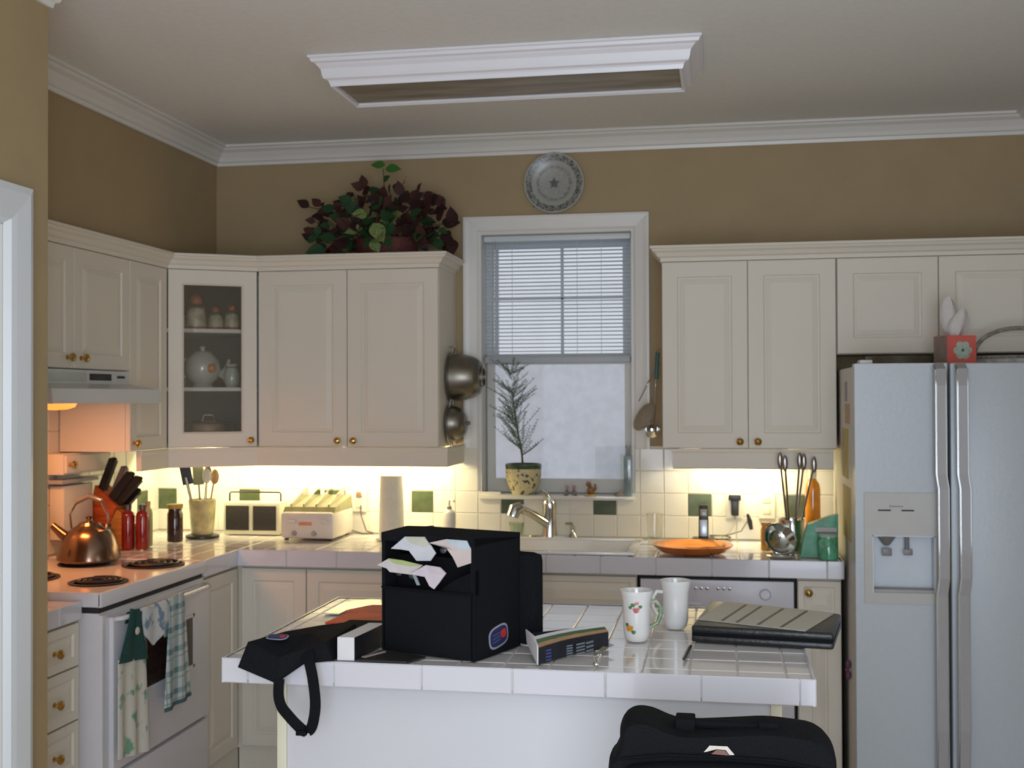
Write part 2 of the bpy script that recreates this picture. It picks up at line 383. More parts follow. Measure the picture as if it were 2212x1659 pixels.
# ---- venetian blind
bl = thing('venetian_blind', 'white slatted blind lowered over the upper half of the window', 'blind', (-.458, .06, 2.30))
SL = mat('blind_slat_white', (0.80, 0.83, 0.86), 0.4, var=0.01, scale=10, trans=0.0)
nn, ll, bb = nodes(SL)
tr = nn.new('ShaderNodeBsdfTranslucent'); tr.inputs[0].default_value = (0.85, 0.88, 0.95, 1); ms = nn.new('ShaderNodeMixShader'); ms.inputs[0].default_value = 0.6
ll.new(bb.outputs[0], ms.inputs[1]); ll.new(tr.outputs[0], ms.inputs[2]); ll.new(ms.outputs[0], nn['Material Output'].inputs[0])
MB().box(-.797, -.122, .042, .08, 2.280, 2.306, b=.003).build('headrail', SASH, bl, smooth=True)
MB().box(-.795, -.125, .048, .074, 1.722, 1.750, b=.003).build('bottom_rail', mat('rail_grey', (.42, .45, .47), .5, var=.02), bl, smooth=True)
sv = []
for i in range(6):
    a = -1+2*i/5; sv.append((a*.0125, .0020*(1-a*a)))
slm = MB(); vs = [(x, y, z) for x in (-.333, .333) for y, z in sv]; slm.add(vs, [(i, i+1, 7+i, 6+i) for i in range(5)])
sl0 = slm.build('slat', SL, bl, world=False)
npitch = 30
for i in range(npitch):
    z = 2.268-i*.0176; p = Vector((-.460, .061, z))-Vector(bl.location)
    o = sl0 if i == 0 else inst(sl0, bl, p)
    o.location = p; o.rotation_euler = (math.radians(-9+random.uniform(-1.5, 1.5)), random.uniform(-.002, .002), 0)
for x in (-.665, -.365, -.255): MB().tube([(x, .047, 2.285), (x, .047, 1.745)], .0012, 5).build('cord', SASH, bl)
MB().tube([(-.742, .038, 2.285), (-.745, .036, 1.80)], .003, 6).build('tilt_wand', GLASS, bl)

# ================================================================== UPPER CABINETS
ZU0, ZU1 = 1.350, 2.125
def cab_body(parent, x0, x1, y0, y1, z0, z1, m=CAB): return MB().box(x0, x1, y0, y1, z0, z1).build('cabinet_body', m, parent)
FY = -.350
def back_cab(name, label, x0, x1, z0, z1, doors, knobz, y1=-.003):
    c = thing(name, label, 'cabinet', ((x0+x1)/2, -.17, z0))
    cab_body(c, x0, x1, FY+.021, y1, z0, z1)
    for (a, b, kx) in doors:
        d = panel_door((a+.0015, FY, z0+.002), (1, 0, 0), (0, 0, 1), (0, -1, 0), b-a-.003, z1-z0-.004).build('door', CAB, c)
        if kx is not None: knob(d, (kx, FY, knobz), (0, -1, 0))
    return c
back_cab('wall_cabinet', 'cream two-door wall cabinet left of the window, below the red-leaved plant', -1.735, -.918, ZU0, ZU1, [(-1.735, -1.327, -1.365), (-1.327, -.918, -1.293)], 1.378)
back_cab('wall_cabinet', 'cream two-door wall cabinet between the window and the fridge', .036, .738, ZU0, ZU1, [(.036, .386, .352), (.386, .738, .424)], 1.380)
back_cab('wall_cabinet', 'short cream two-door cabinet above the fridge', .741, 1.545, 1.735, ZU1, [(.741, 1.134, None), (1.134, 1.545, None)], 0)
FX = -2.066
def left_cab(label, y0, y1, z0, z1, doors, knobz):
    c = thing('wall_cabinet', label, 'cabinet', (-2.22, (y0+y1)/2, z0))
    cab_body(c, XL+.018, FX-.021, y0, y1, z0, z1)
    for (a, b, ky) in doors:
        d = panel_door((FX, a+.0015, z0+.002), (0, 1, 0), (0, 0, 1), (1, 0, 0), b-a-.003, z1-z0-.004, rail=.055).build('door', CAB, c)
        knob(d, (FX, ky, knobz), (1, 0, 0))
    return c
left_cab('cream two-door wall cabinet above the range hood', -1.70, -.880, 1.675, ZU1, [(-1.70, -1.29, -1.338), (-1.29, -.880, -1.245)], 1.716)
left_cab('tall narrow cream wall cabinet between the range hood and the glass-door cabinet', -.876, -.552, ZU0, ZU1, [(-.876, -.552, -.848)], 1.383)
# diagonal corner cabinet with a glass door
cc = thing('corner_cabinet', 'diagonal corner wall cabinet with a glass door showing dishes', 'cabinet', (-2.1, -.3, ZU0))
A = Vector((FX, -.548, 0)); B = Vector((-1.739, FY, 0)); u = (B-A).normalized(); nrm = Vector((u.y, -u.x, 0)); LW = (B-A).length
Ai = A-nrm*.021; Bi = B-nrm*.021
plan = [(XL+.020, -.548), (Ai.x, Ai.y), (Bi.x, Bi.y), (-1.739, -.020), (XL+.020, -.020)]
th = .016
def plate(z0, z1, pl=plan): return MB().prism([(x, y, z0) for x, y in pl], (0, 0, z1-z0))
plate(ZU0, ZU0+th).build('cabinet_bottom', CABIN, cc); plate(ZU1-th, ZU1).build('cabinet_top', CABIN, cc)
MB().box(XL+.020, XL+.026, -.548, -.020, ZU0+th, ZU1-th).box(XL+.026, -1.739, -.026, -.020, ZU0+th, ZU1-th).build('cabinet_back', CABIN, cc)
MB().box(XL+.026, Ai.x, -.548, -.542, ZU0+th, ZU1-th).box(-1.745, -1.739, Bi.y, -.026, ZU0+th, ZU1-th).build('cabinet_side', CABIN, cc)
sh_plan = [(XL+.026, -.541), (Ai.x+.006, -.541), (Bi.x-.004, Bi.y+.010), (-1.746, -.026), (XL+.026, -.026)]
SHZ = [1.612, 1.868]
SHM = mat('shelf_edge_cream', (0.62, 0.62, 0.55), 0.4, var=0.01, scale=5)
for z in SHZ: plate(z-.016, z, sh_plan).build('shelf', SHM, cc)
dd = panel_door((A.x+u.x*.002, A.y+u.y*.002, ZU0+.002), u, (0, 0, 1), nrm, LW-.004, ZU1-ZU0-.004, rail=.066, glass=True).build('door', CAB, cc)
gp = A+u*.064-nrm*.012; MB().prism([gp+Vector((0, 0, ZU0+.066)), gp+u*(LW-.128)+Vector((0, 0, ZU0+.066)), gp+u*(LW-.128)+Vector((0, 0, ZU1-.066)), gp+Vector((0, 0, ZU1-.066))], -nrm*.003).build('glass_pane', GLASS, dd)
knob(dd, A+u*(LW-.032)+Vector((0, 0, 1.380)), nrm)
# cabinet crown mouldings and light rails
cprof = [(-.02, 2.125), (.004, 2.125), (.006, 2.140), (.016, 2.146), (.024, 2.160), (.036, 2.168), (.040, 2.176), (.046, 2.178), (.046, 2.188), (-.02, 2.188)]
lc = thing('cabinet_crown', 'cream crown moulding along the left run of wall cabinets', 'moulding', (-1.7, -.35, 2.125))
for mb in sweep_segments([(FX, -1.70), (FX, -.548), (-1.739, FY), (-.918, FY), (-.918, -.004)], cprof, -1): mb.build('moulding_length', CAB, lc)
rc = thing('cabinet_crown', 'cream crown moulding along the wall cabinets right of the window', 'moulding', (.8, -.35, 2.125))
for mb in sweep_segments([(.036, -.004), (.036, FY), (1.545, FY)], cprof, -1): mb.build('moulding_length', CAB, rc)
vprof = [(-.018, 1.266), (.002, 1.266), (.005, 1.272), (.005, 1.330), (.008, 1.340), (.008, 1.349), (-.018, 1.349)]
lv = thing('light_rail', 'cream light rail under the left wall cabinets hiding the lamps', 'rail', (-1.5, -.35, 1.266))
for mb in sweep_segments([(FX, -.79), (FX, -.548), (-1.739, FY), (-.884, FY), (-.884, -.02)], vprof, -1): mb.build('rail_length', CAB, lv)
rv = thing('light_rail', 'cream light rail under the cabinet right of the window', 'rail', (.4, -.35, 1.266))
for mb in sweep_segments([(.082, -.02), (.082, FY), (.724, FY)], vprof, -1): mb.build('rail_length', CAB, rv)
# under-cabinet lamp fixtures
LAMPW = mat('lamp_lens_lit', (0.9, 0.8, 0.6), 0.4, emit=(1.0, 0.83, 0.45), estr=5.0)
for (x0, x1, lb) in ((-1.93, -1.42, 'slim lamp under the left wall cabinet above the toaster'), (-1.38, -.94, 'slim lamp under the left wall cabinet above the paper towel roll'), (.19, .55, 'slim lamp under the cabinet right of the window')):
    f = thing('under_cabinet_lamp', lb, 'lamp', ((x0+x1)/2, -.17, 1.335), group=None)
    MB().box(x0, x1, -.21, -.13, 1.328, 1.350, b=.003).build('housing', FIXW, f, smooth=True)
    MB().box(x0+.02, x1-.02, -.20, -.14, 1.325, 1.328).build('lens', LAMPW, f)

# ================================================================== RANGE HOOD
hd = thing('range_hood', 'white range hood with dark vent slots under the cabinet', 'hood', (-2.2, -1.28, 1.545))
HOODM = mat('hood_white_enamel', (0.62, 0.63, 0.60), 0.25, var=0.02, scale=10)
MB().prism([(XL+.02, -1.66, 1.672), (-2.062, -1.66, 1.672), (-2.062, -1.66, 1.622), (-1.93, -1.66, 1.600), (-1.925, -1.66, 1.548), (XL+.02, -1.66, 1.548)], (0, .775, 0)).build('hood_body', HOODM, hd)
sp = MB()
for i, z in enumerate((1.640, 1.650)): pass
MB().box(-2.0635, -2.060, -1.19, -1.03, 1.634, 1.660, b=.0015).build('vent_panel', BLACKP, hd, smooth=True)
for i in range(5): sp.box(-2.064, -2.0615, -1.175+i*.028, -1.155+i*.028, 1.640, 1.655)
sp.build('vent_slats', mat('vent_dark_grey', (0.05, 0.05, 0.05), 0.5, var=.1), hd)
MB().box(-2.0635, -2.060, -.985, -.925, 1.644, 1.654, b=.001).build('switch', BLACKP, hd, smooth=True)
MB().box(-2.0632, -2.060, -1.62, -1.21, 1.630, 1.662, b=.001).build('name_plate', mat('hood_plate', (0.52, 0.56, 0.52), 0.35, var=.02), hd, smooth=True)
LENS = mat('hood_lens_lit', (1, .5, .15), 0.3, emit=(1.0, 0.30, 0.04), estr=1.5)
MB().lathe([(0.0001, -.022), (.03, -.020), (.05, -.012), (.055, 0)], (-1.995, -1.53, 1.5475), 20, Matrix.Scale(1.9, 4, (0, 1, 0))).build('lamp_lens', LENS, hd, smooth=True)

# ================================================================== WORKTOPS
ZT = .9350
def edge_tiles(parent, p0, p1, nrm, z0, z1, pitch, m, start=0.0):
    p0, p1 = Vector(p0), Vector(p1); L = (p1-p0).length; d = (p1-p0).normalized(); ang = math.atan2(nrm[1], nrm[0])+PI/2
    s = -start
    while s < L:
        a, b = max(0, s), min(L, s+pitch)
        if b-a > .012: c = p0+d*((a+b)/2); tile(parent, b-a-.0025, z1-z0, (c.x, c.y, (z0+z1)/2), (PI/2, 0, ang), m, .008, 'edge_tile')
        s += pitch
# L-shaped main worktop with the sink cut-out
SX0, SX1, SY0, SY1 = -.76, -.075, -.575, -.110
wt = thing('worktop', 'white tiled L-shaped worktop along the window wall', 'worktop', (-.6, -.3, .86))
sb = MB()
for a in ((XL+.016, -1.710, -.955, -.018), (-1.710, SX0, -.640, -.018), (SX1, .729, -.640, -.018), (SX0, SX1, -.640, SY0), (SX0, SX1, SY1, -.018)):
    sb.box(a[0], a[1], a[2], a[3], .872, ZT-.005)
sb.build('grout_bed', GROUT, wt)
P_ = 0.1082
def top_tiles(parent, x0, x1, y0, y1, xs0, ys0, zt, hole=None, m=TILE, inside=None):
    i0 = math.floor((x0-xs0)/P_); i1 = math.ceil((x1-xs0)/P_); j0 = math.floor((y0-ys0)/P_); j1 = math.ceil((y1-ys0)/P_)
    for i in range(i0, i1):
        for j in range(j0, j1):
            a, b = max(x0, xs0+i*P_), min(x1, xs0+(i+1)*P_); c, d = max(y0, ys0+j*P_), min(y1, ys0+(j+1)*P_)
            rects = [(a, b, c, d)]
            if hole:
                hx0, hx1, hy0, hy1 = hole
                if a < hx1 and b > hx0 and c < hy1 and d > hy0:
                    rects = []
                    if a < hx0: rects.append((a, hx0, c, d))
                    if b > hx1: rects.append((hx1, b, c, d))
                    if c < hy0: rects.append((max(a, hx0), min(b, hx1), c, hy0))
                    if d > hy1: rects.append((max(a, hx0), min(b, hx1), hy1, d))
            for (a, b, c, d) in rects:
                if b-a < .012 or d-c < .012: continue
                tile(parent, b-a-.0028, d-c-.0028, ((a+b)/2, (c+d)/2, zt-.005), (0, 0, 0), m, .006)
top_tiles(wt, XL+.016, -1.715, -.955, -.018, -1.71, -.64, ZT)
top_tiles(wt, -1.71, .725, -.636, -.018, -1.71, -.64, ZT, hole=(SX0, SX1, SY0, SY1))
edge_tiles(wt, (-1.710, -.640, 0), (.731, -.640, 0), (0, -1), .868, .9365, .2164, EDGET)
edge_tiles(wt, (-1.710, -.955, 0), (-1.710, -.645, 0), (1, 0), .868, .9365, .2164, EDGET)
edge_tiles(wt, (.729, -.64, 0), (.729, -.02, 0), (1, 0), .868, .9365, .2164, EDGET)
# near worktop beyond the stove
nw = thing('worktop', 'small tiled worktop above the drawers, near side of the stove', 'worktop', (-2.0, -2.0, .85))
MB().box(XL+.012, -1.770, -2.238, -1.752, .850, .905).build('grout_bed', GROUT, nw)
top_tiles(nw, XL+.012, -1.772, -2.238, -1.752, -1.77, -1.752, .910)
edge_tiles(nw, (-1.770, -2.238, 0), (-1.770, -1.752, 0), (1, 0), .852, .9110, .2164, EDGET, .08)

# ================================================================== BASE CABINETS
def base_cab(label, x0, x1, fronts, y0=-.590, name='base_cabinet'):
    c = thing(name, label, 'cabinet', ((x0+x1)/2, -.3, 0))
    MB().box(x0, x1, y0, -.02, .10, .868).build('cabinet_body', CAB, c)
    MB().box(x0, x1, y0+.02, -.02, 0, .10).build('toe_kick', CAB, c)
    for (nm, a, b, za, zb, kp) in fronts:
        d = panel_door((a+.002, y0-.021, za), (1, 0, 0), (0, 0, 1), (0, -1, 0), b-a-.004, zb-za, .02, .05 if zb-za > .2 else .022).build(nm, CAB, c)
        if kp: knob(d, (kp[0], y0-.021, kp[1]), (0, -1, 0))
    return c
base_cab('cream base cabinet in the corner, left of the island', -1.732, -.920, [('door', -1.706, -1.420, .115, .855, None), ('door', -1.420, -.920, .115, .855, None)])
base_cab('cream base cabinet below the sink, behind the black fabric organiser', -.916, -.055, [('drawer', -.916, -.49, .71, .855, (-.70, .80)), ('drawer', -.49, -.055, .71, .855, (-.455, .805)), ('door', -.916, -.49, .115, .70, None), ('door', -.49, -.055, .115, .70, None)])
base_cab('narrow cream base cabinet between the dishwasher and the fridge', .562, .726, [('drawer', .562, .726, .71, .855, (.603, .812)), ('door', .562, .726, .115, .70, None)])
c = thing('base_cabinet', 'narrow cream base cabinet between the stove and the corner', 'cabinet', (-2.0, -.8, 0))
MB().box(XL+.012, -1.734, -.950, -.592, .10, .868).build('cabinet_body', CAB, c); MB().box(XL+.012, -1.736, -.950, -.572, 0, .10).build('toe_kick', CAB, c)
panel_door((-1.713, -.948, .115), (0, 1, 0), (0, 0, 1), (1, 0, 0), .318, .74, .02, .05).build('door', CAB, c)
c = thing('drawer_cabinet', 'cream three-drawer cabinet with brass knobs, near side of the stove', 'cabinet', (-2.0, -2.0, 0))
MB().box(XL+.012, -1.792, -2.238, -1.756, .10, .850).build('cabinet_body', CAB, c); MB().box(XL+.012, -1.85, -2.238, -1.756, 0, .10).build('toe_kick', CAB, c)
for (za, zb, zk) in ((.706, .842, .770), (.534, .700, .612), (.362, .528, .445), (.115, .356, .24)):
    d = panel_door((-1.771, -2.20, za), (0, 1, 0), (0, 0, 1), (1, 0, 0), .440, zb-za, .02, .030).build('drawer', CAB, c)
    knob(d, (-1.771, -1.905, zk), (1, 0, 0))

# ---- dishwasher
dw = thing('dishwasher', 'white dishwasher with a grey button panel below the worktop', 'dishwasher', (.255, -.3, 0))
DWP = mat('dishwasher_panel', (0.62, 0.61, 0.66), 0.25, var=.02, scale=20)
MB().box(-.048, .556, -.585, -.03, .10, .864).build('body', DARK, dw)
MB().box(-.040, .548, -.618, -.586, .735, .850, b=.004).build('control_panel', DWP, dw, smooth=True)
MB().box(-.040, .548, -.612, -.586, .12, .728, b=.004).build('door', STOVEW, dw, smooth=True)
MB().box(.02, .20, -.628, -.617, .752, .764, b=.003).build('handle', DWP, dw, smooth=True)
for i in range(6): MB().lathe([(.0001, 0), (.006, 0), (.0062, .003), (.0001, .005)], (0, 0, 0), 10, Matrix.Translation((.175+i*.022+(.02 if i > 2 else 0), -.618, .818)) @ Matrix.Rotation(PI/2, 4, 'X')).build('button', CHROME, dw, smooth=True)
MB().lathe([(.0001, 0), (.022, 0), (.022, .008), (.017, .014), (.0001, .014)], (0, 0, 0), 20, Matrix.Translation((.44, -.618, .80)) @ Matrix.Rotation(PI/2, 4, 'X')).build('dial', DWP, dw, smooth=True)
MB().box(-.04, .548, -.56, -.50, 0, .10).build('kick_plate', DARK, dw)

# ================================================================== STOVE
st = thing('stove', 'white slide-in electric stove with four black coil burners', 'stove', (-2.03, -1.35, 0))
MB().box(XL+.03, -1.712, -1.742, -.962, .02, .868).build('body', STOVEW, st)
MB().box(XL+.03, -1.715, -1.738, -.966, .866, .890).build('vent_gap', DARK, st)
MB().box(XL+.016, -1.709, -1.738, -.958, .888, .930).box(-1.714, -1.698, -1.750, -.958, .888, .9365, b=.005).box(XL+.016, -1.7005, -1.750, -1.734, .8885, .9363, b=.005).build('cooktop', STOVEW, st, smooth=True)
for (x, y, R) in ((-1.845, -1.510, .088), (-2.150, -1.470, .108), (-1.858, -1.085, .105), (-2.135, -1.100, .085)):
    b_ = MB().lathe([(R+.010, 0), (R+.012, .004), (R+.002, .005), (R-.004, -.001), (.0001, -.001)], (x, y, .931), 32).build('drip_pan', BURN, st, smooth=True)
    path = []
    for k in range(90): a = k/90*2*PI*3.4; rr = .018+(R-.024)*k/90; path.append((x+rr*math.cos(a), y+rr*math.sin(a), .9385))
    MB().tube(path, .0048, 6).build('burner_coil', BURN, b_, smooth=True)
od = MB().box(-1.712, -1.683, -1.700, -.966, .345, .850, b=.006).build('oven_door', STOVEW, st, smooth=True)
MB().box(-1.6835, -1.681, -1.495, -1.118, .565, .748).build('oven_window', mat('oven_window_brown', (0.030, 0.014, 0.010), 0.12, var=.2, scale=8, coat=.3), od)
wf = MB()
for a in ((-1.505, -1.108, .745, .756), (-1.505, -1.108, .556, .567), (-1.505, -1.494, .556, .756), (-1.119, -1.108, .556, .756)): wf.box(-1.684, -1.679, a[0], a[1], a[2], a[3])
wf.build('window_trim', STOVEW, od)
hb = MB().tube([(-1.683, -1.690, .842), (-1.660, -1.685, .845), (-1.654, -1.66, .846), (-1.654, -1.06, .846), (-1.660, -1.025, .845), (-1.683, -1.015, .842)], .0085, 10)
hb.build('oven_handle', STOVEW, od, smooth=True)
MB().box(-1.712, -1.690, -1.700, -.966, .06, .328, b=.006).build('storage_drawer', STOVEW, st, smooth=True)
MB().box(-1.715, -1.700, -1.742, -1.703, .03, .862, b=.003).build('front_stile', STOVEW, st, smooth=True)
# towels
def cloth(pts_fn, nu, nv, thick=.004):
    vs = []; fs = []
    for j in range(nv+1):
        for i in range(nu+1): vs.append(pts_fn(i/nu, j/nv))
    for j in range(nv):
        for i in range(nu): a = j*(nu+1)+i; fs.append((a, a+1, a+nu+2, a+nu+1))
    n = len(vs); vs2 = [(p[0]-thick, p[1], p[2]) for p in vs]; fs2 = [tuple(q+n for q in f[::-1]) for f in fs]
    ed = [(i, i+1) for i in range(nu)]+[(nv*(nu+1)+i+1, nv*(nu+1)+i) for i in range(nu)]+[((j+1)*(nu+1), j*(nu+1)) for j in range(nv)]+[(j*(nu+1)+nu, (j+1)*(nu+1)+nu) for j in range(nv)]
    return MB().add(vs+vs2, fs+fs2+[(a, a+n, b+n, b) for a, b in ed])
def check_mat(name, base, line, line2, period, wdt):
    m = mat(name, base, .85); n_, l_, b_ = nodes(m)
    tc = n_.new('ShaderNodeTexCoord'); sx = n_.new('ShaderNodeSeparateXYZ'); l_.new(tc.outputs['Object'], sx.inputs[0])
    def band(sock, per, w, off=0.0):
        a = n_.new('ShaderNodeMath'); a.operation = 'ADD'; a.inputs[1].default_value = 10+off; l_.new(sock, a.inputs[0])
        d = n_.new('ShaderNodeMath'); d.operation = 'MODULO'; d.inputs[1].default_value = per; l_.new(a.outputs[0], d.inputs[0])
        g = n_.new('ShaderNodeMath'); g.operation = 'LESS_THAN'; g.inputs[1].default_value = w; l_.new(d.outputs[0], g.inputs[0]); return g.outputs[0]
    ad = n_.new('ShaderNodeMath'); ad.operation = 'ADD'
    l_.new(band(sx.outputs[1], period, wdt), ad.inputs[0]); l_.new(band(sx.outputs[2], period*1.3, wdt), ad.inputs[1])
    rp = n_.new('ShaderNodeMix'); rp.data_type = 'RGBA'; rp.inputs[6].default_value = (*base, 1); rp.inputs[7].default_value = (*line, 1)
    h = n_.new('ShaderNodeMath'); h.operation = 'MULTIPLY'; h.inputs[1].default_value = .55; h.use_clamp = True; l_.new(ad.outputs[0], h.inputs[0]); l_.new(h.outputs[0], rp.inputs[0])
    ad2 = n_.new('ShaderNodeMath'); ad2.operation = 'ADD'
    l_.new(band(sx.outputs[1], period, wdt*.25, .018), ad2.inputs[0]); l_.new(band(sx.outputs[2], period*1.3, wdt*.25, .02), ad2.inputs[1])
    r2_ = n_.new('ShaderNodeMix'); r2_.data_type = 'RGBA'; r2_.inputs[7].default_value = (*line2, 1); l_.new(rp.outputs[2], r2_.inputs[6])
    h2 = n_.new('ShaderNodeMath'); h2.operation = 'MULTIPLY'; h2.inputs[1].default_value = .7; h2.use_clamp = True; l_.new(ad2.outputs[0], h2.inputs[0]); l_.new(h2.outputs[0], r2_.inputs[0])
    l_.new(r2_.outputs[2], b_.inputs['Base Color']); return m
GRNK = mat('green_knit', (0.008, 0.055, 0.045), .9, var=.25, scale=150, bump=.8)
PRT = mat('towel_green_print', (0.62, 0.60, 0.52), .9, scale=16, col2=(0.16, 0.34, 0.22))
PRT.node_tree.nodes['Color Ramp'].color_ramp.elements[0].position = .54; PRT.node_tree.nodes['Color Ramp'].color_ramp.elements[1].position = .62
t1 = thing('hanging_towel', 'pale dish towel with a dark green knitted top on the oven handle', 'towel', (-1.642, -1.64, .86))
def f1(a, b):
    hw = .034+.060*min(1, max(0, (b-.12)/.88))**1.2; y = -1.628+(a-.5)*2*hw-.016*b
    return (-1.640+.004*math.sin(a*9), y, .862-b*.165-(a-.5)*.022)
cloth(f1, 10, 12, .006).build('knitted_top', GRNK, t1, smooth=True)
MB().tube([(-1.642, -1.628, .852), (-1.646, -1.628, .860), (-1.660, -1.628, .858), (-1.667, -1.628, .82)], .006, 6, flat=(.055, .004, (0, 1, 0))).build('handle_loop', GRNK, t1)
MB().lathe([(.0001, .005), (.010, .0045), (.013, .002), (.013, 0), (.0001, 0)], (0, 0, 0), 16, Matrix.Translation((-1.634, -1.636, .795)) @ Matrix.Rotation(PI/2, 4, 'Y')).build('button', mat('cream_button', (.6, .55, .45), .4, var=.05), t1, smooth=True)
def f2(a, b): return (-1.646+.010*math.sin(a*14+.5)*(.3+b*.6)*.8, -1.646+(a-.5)*(.178+.02*b)+.004*b, .703-b*.318-(a-.5)*.03)
cloth(f2, 20, 10, .004).build('towel_cloth', PRT, t1, smooth=True)
BLUP = mat('towel_blue_print', (0.60, 0.62, 0.62), .9, scale=26, col2=(0.18, 0.26, 0.34))
BLUP.node_tree.nodes['Color Ramp'].color_ramp.elements[0].position = .52; BLUP.node_tree.nodes['Color Ramp'].color_ramp.elements[1].position = .60
t2 = thing('dish_cloth', 'white dish cloth with blue print folded to a point on the oven handle', 'towel', (-1.645, -1.47, .86))
def f3(a, b):
    low = .085+.055*(1-abs(a-.42)/.58) if a > .42 else .085+.055*(1-abs(a-.42)/.42); y = -1.585+a*.205
    return (-1.642+.004*math.sin(a*10), y, .860-a*.006-b*low)
cloth(f3, 14, 10, .004).build('cloth_front', BLUP, t2, smooth=True)
MB().tube([(-1.643, -1.47, .852), (-1.647, -1.47, .858), (-1.661, -1.47, .855), (-1.667, -1.47, .80)], .004, 6, flat=(.18, .003, (0, 1, 0))).build('cloth_back', BLUP, t2)
PLD = check_mat('towel_plaid', (0.56, 0.60, 0.58), (0.10, 0.20, 0.22), (0.16, 0.30, 0.24), .058, .020)
t3 = thing('plaid_towel', 'blue and green plaid towel hanging at the right of the oven handle', 'towel', (-1.645, -1.32, .86))
def f4(a, b): return (-1.639+.006*math.sin(a*12)*(.3+b), -1.383+a*(.105+.105*b)-.045*b, .862-b*.385+a*.006)
cloth(f4, 16, 14, .004).build('towel_front', PLD, t3, smooth=True)
MB().tube([(-1.642, -1.33, .852), (-1.647, -1.33, .858), (-1.661, -1.33, .855), (-1.667, -1.33, .72)], .004, 6, flat=(.095, .003, (0, 1, 0))).build('towel_back', PLD, t3)
def f5(a, b): return (-1.636+.006*math.sin(a*12)*1.3, -1.428+a*.210, .484+a*.006-b*.014)
cloth(f5, 16, 2, .006).build('hem', mat('hem_teal', (.06, .12, .13), .9, var=.1), t3)

# ================================================================== FRIDGE
fr = thing('refrigerator', 'white side-by-side refrigerator with an ice dispenser', 'refrigerator', (1.15, -.48, 0))
MB().box(.750, 1.555, -.845, -.04, .03, 1.672, b=.006).build('body', FRSIDE, fr, smooth=True)
dl = MB()
DX0, DX1, DZ0, DZ1 = .803, 1.016, .868, 1.070   # dispenser recess
for a in ((.745, DX0, .07, 1.680), (DX1, 1.060, .07, 1.680), (DX0, DX1, .07, DZ0), (DX0, DX1, DZ1, 1.680)): dl.box(a[0], a[1], -.920, -.852, a[2], a[3])
dl = dl.build('freezer_door', FRIDGE, fr)
MB().box(1.070, 1.560, -.920, -.852, .07, 1.680, b=.008).build('fridge_door', FRIDGE, fr, smooth=True)
MB().box(.746, .752, -.918, -.850, .075, 1.675).build('door_edge_trim', mat('gasket_grey', (.38, .40, .40), .5, var=.05), fr)
MB().box(.76, 1.55, -.851, -.846, .05, 1.66).build('door_gasket', DARK, fr)
MB().box(.76, 1.55, -.86, -.80, .0, .06).build('kick_grille', DARK, fr)
MB().box(.765, .81, -.90, -.83, 1.680, 1.694, b=.004).build('hinge_cover', FRSIDE, fr, smooth=True)
def handle(x, lbl):
    pts = [(x, -.930, 1.672), (x, -.962, 1.655), (x, -.968, 1.60), (x, -.968, 1.29), (x+.006, -.975, 1.24), (x+.006, -.975, .93), (x, -.968, .87), (x, -.966, .40), (x, -.945, .20), (x, -.925, .17)]
    MB().tube(pts, .01, flat=(.031, .020, (1, 0, 0))).build('handle', FRHAND, fr)
    MB().tube([(p[0]+.0175, p[1]+.001, p[2]) for p in pts], .003, 6).tube([(p[0]-.0175, p[1]+.001, p[2]) for p in pts], .003, 6).build('handle_trim', CHROME, fr, smooth=True)
handle(1.030, ''); handle(1.102, '')
DSPP = mat('dispenser_panel_beige', (0.47, 0.46, 0.42), .4, var=.02, scale=15)
dsp = MB()
for a in ((.775, DX0, .830, 1.222), (DX1, 1.012+.012, .830, 1.222), (DX0, DX1, .830, DZ0), (DX0, DX1, DZ1, 1.222)): dsp.box(a[0], a[1], -.926, -.919, a[2], a[3])
ds = dsp.build('dispenser_panel', DSPP, fr)
DREC = mat('dispenser_recess', (0.56, 0.60, 0.64), .35, var=.02, scale=15)
MB().box(DX0, DX1, -.868, -.862, DZ0, DZ1).box(DX0, DX0+.004, -.925, -.862, DZ0, DZ1).box(DX1-.004, DX1, -.925, -.862, DZ0, DZ1).box(DX0, DX1, -.925, -.862, DZ1-.004, DZ1).build('dispenser_recess', DREC, ds)
MB().box(DX0+.004, DX1-.004, -.930, -.868, DZ0, DZ0+.012, b=.003).build('drip_tray', mat('drip_tray_grey', (.36, .35, .33), .5, var=.05), ds, smooth=True)
DGR = mat('dispenser_dark_grey', (.20, .19, .19), .4, var=.05)
MB().lathe([(.036, 0), (.014, -.030), (.008, -.036), (.0001, -.036)], (.855, -.893, 1.067), 16).build('ice_chute', DGR, ds, smooth=True)
MB().box(.838, .872, -.905, -.897, .995, 1.022, b=.004).build('ice_lever', DGR, ds, smooth=True)
MB().tube([(.925, -.893, 1.067), (.925, -.893, 1.02)], .008, 8).box(.912, .943, -.905, -.897, .998, 1.020, b=.004).build('water_lever', DGR, ds, smooth=True)
MB().box(.822, .866, -.928, -.9255, 1.157, 1.162).build('dispenser_slot', DARK, ds); MB().box(.902, .945, -.928, -.9255, 1.157, 1.162).build('dispenser_slot', DARK, ds)
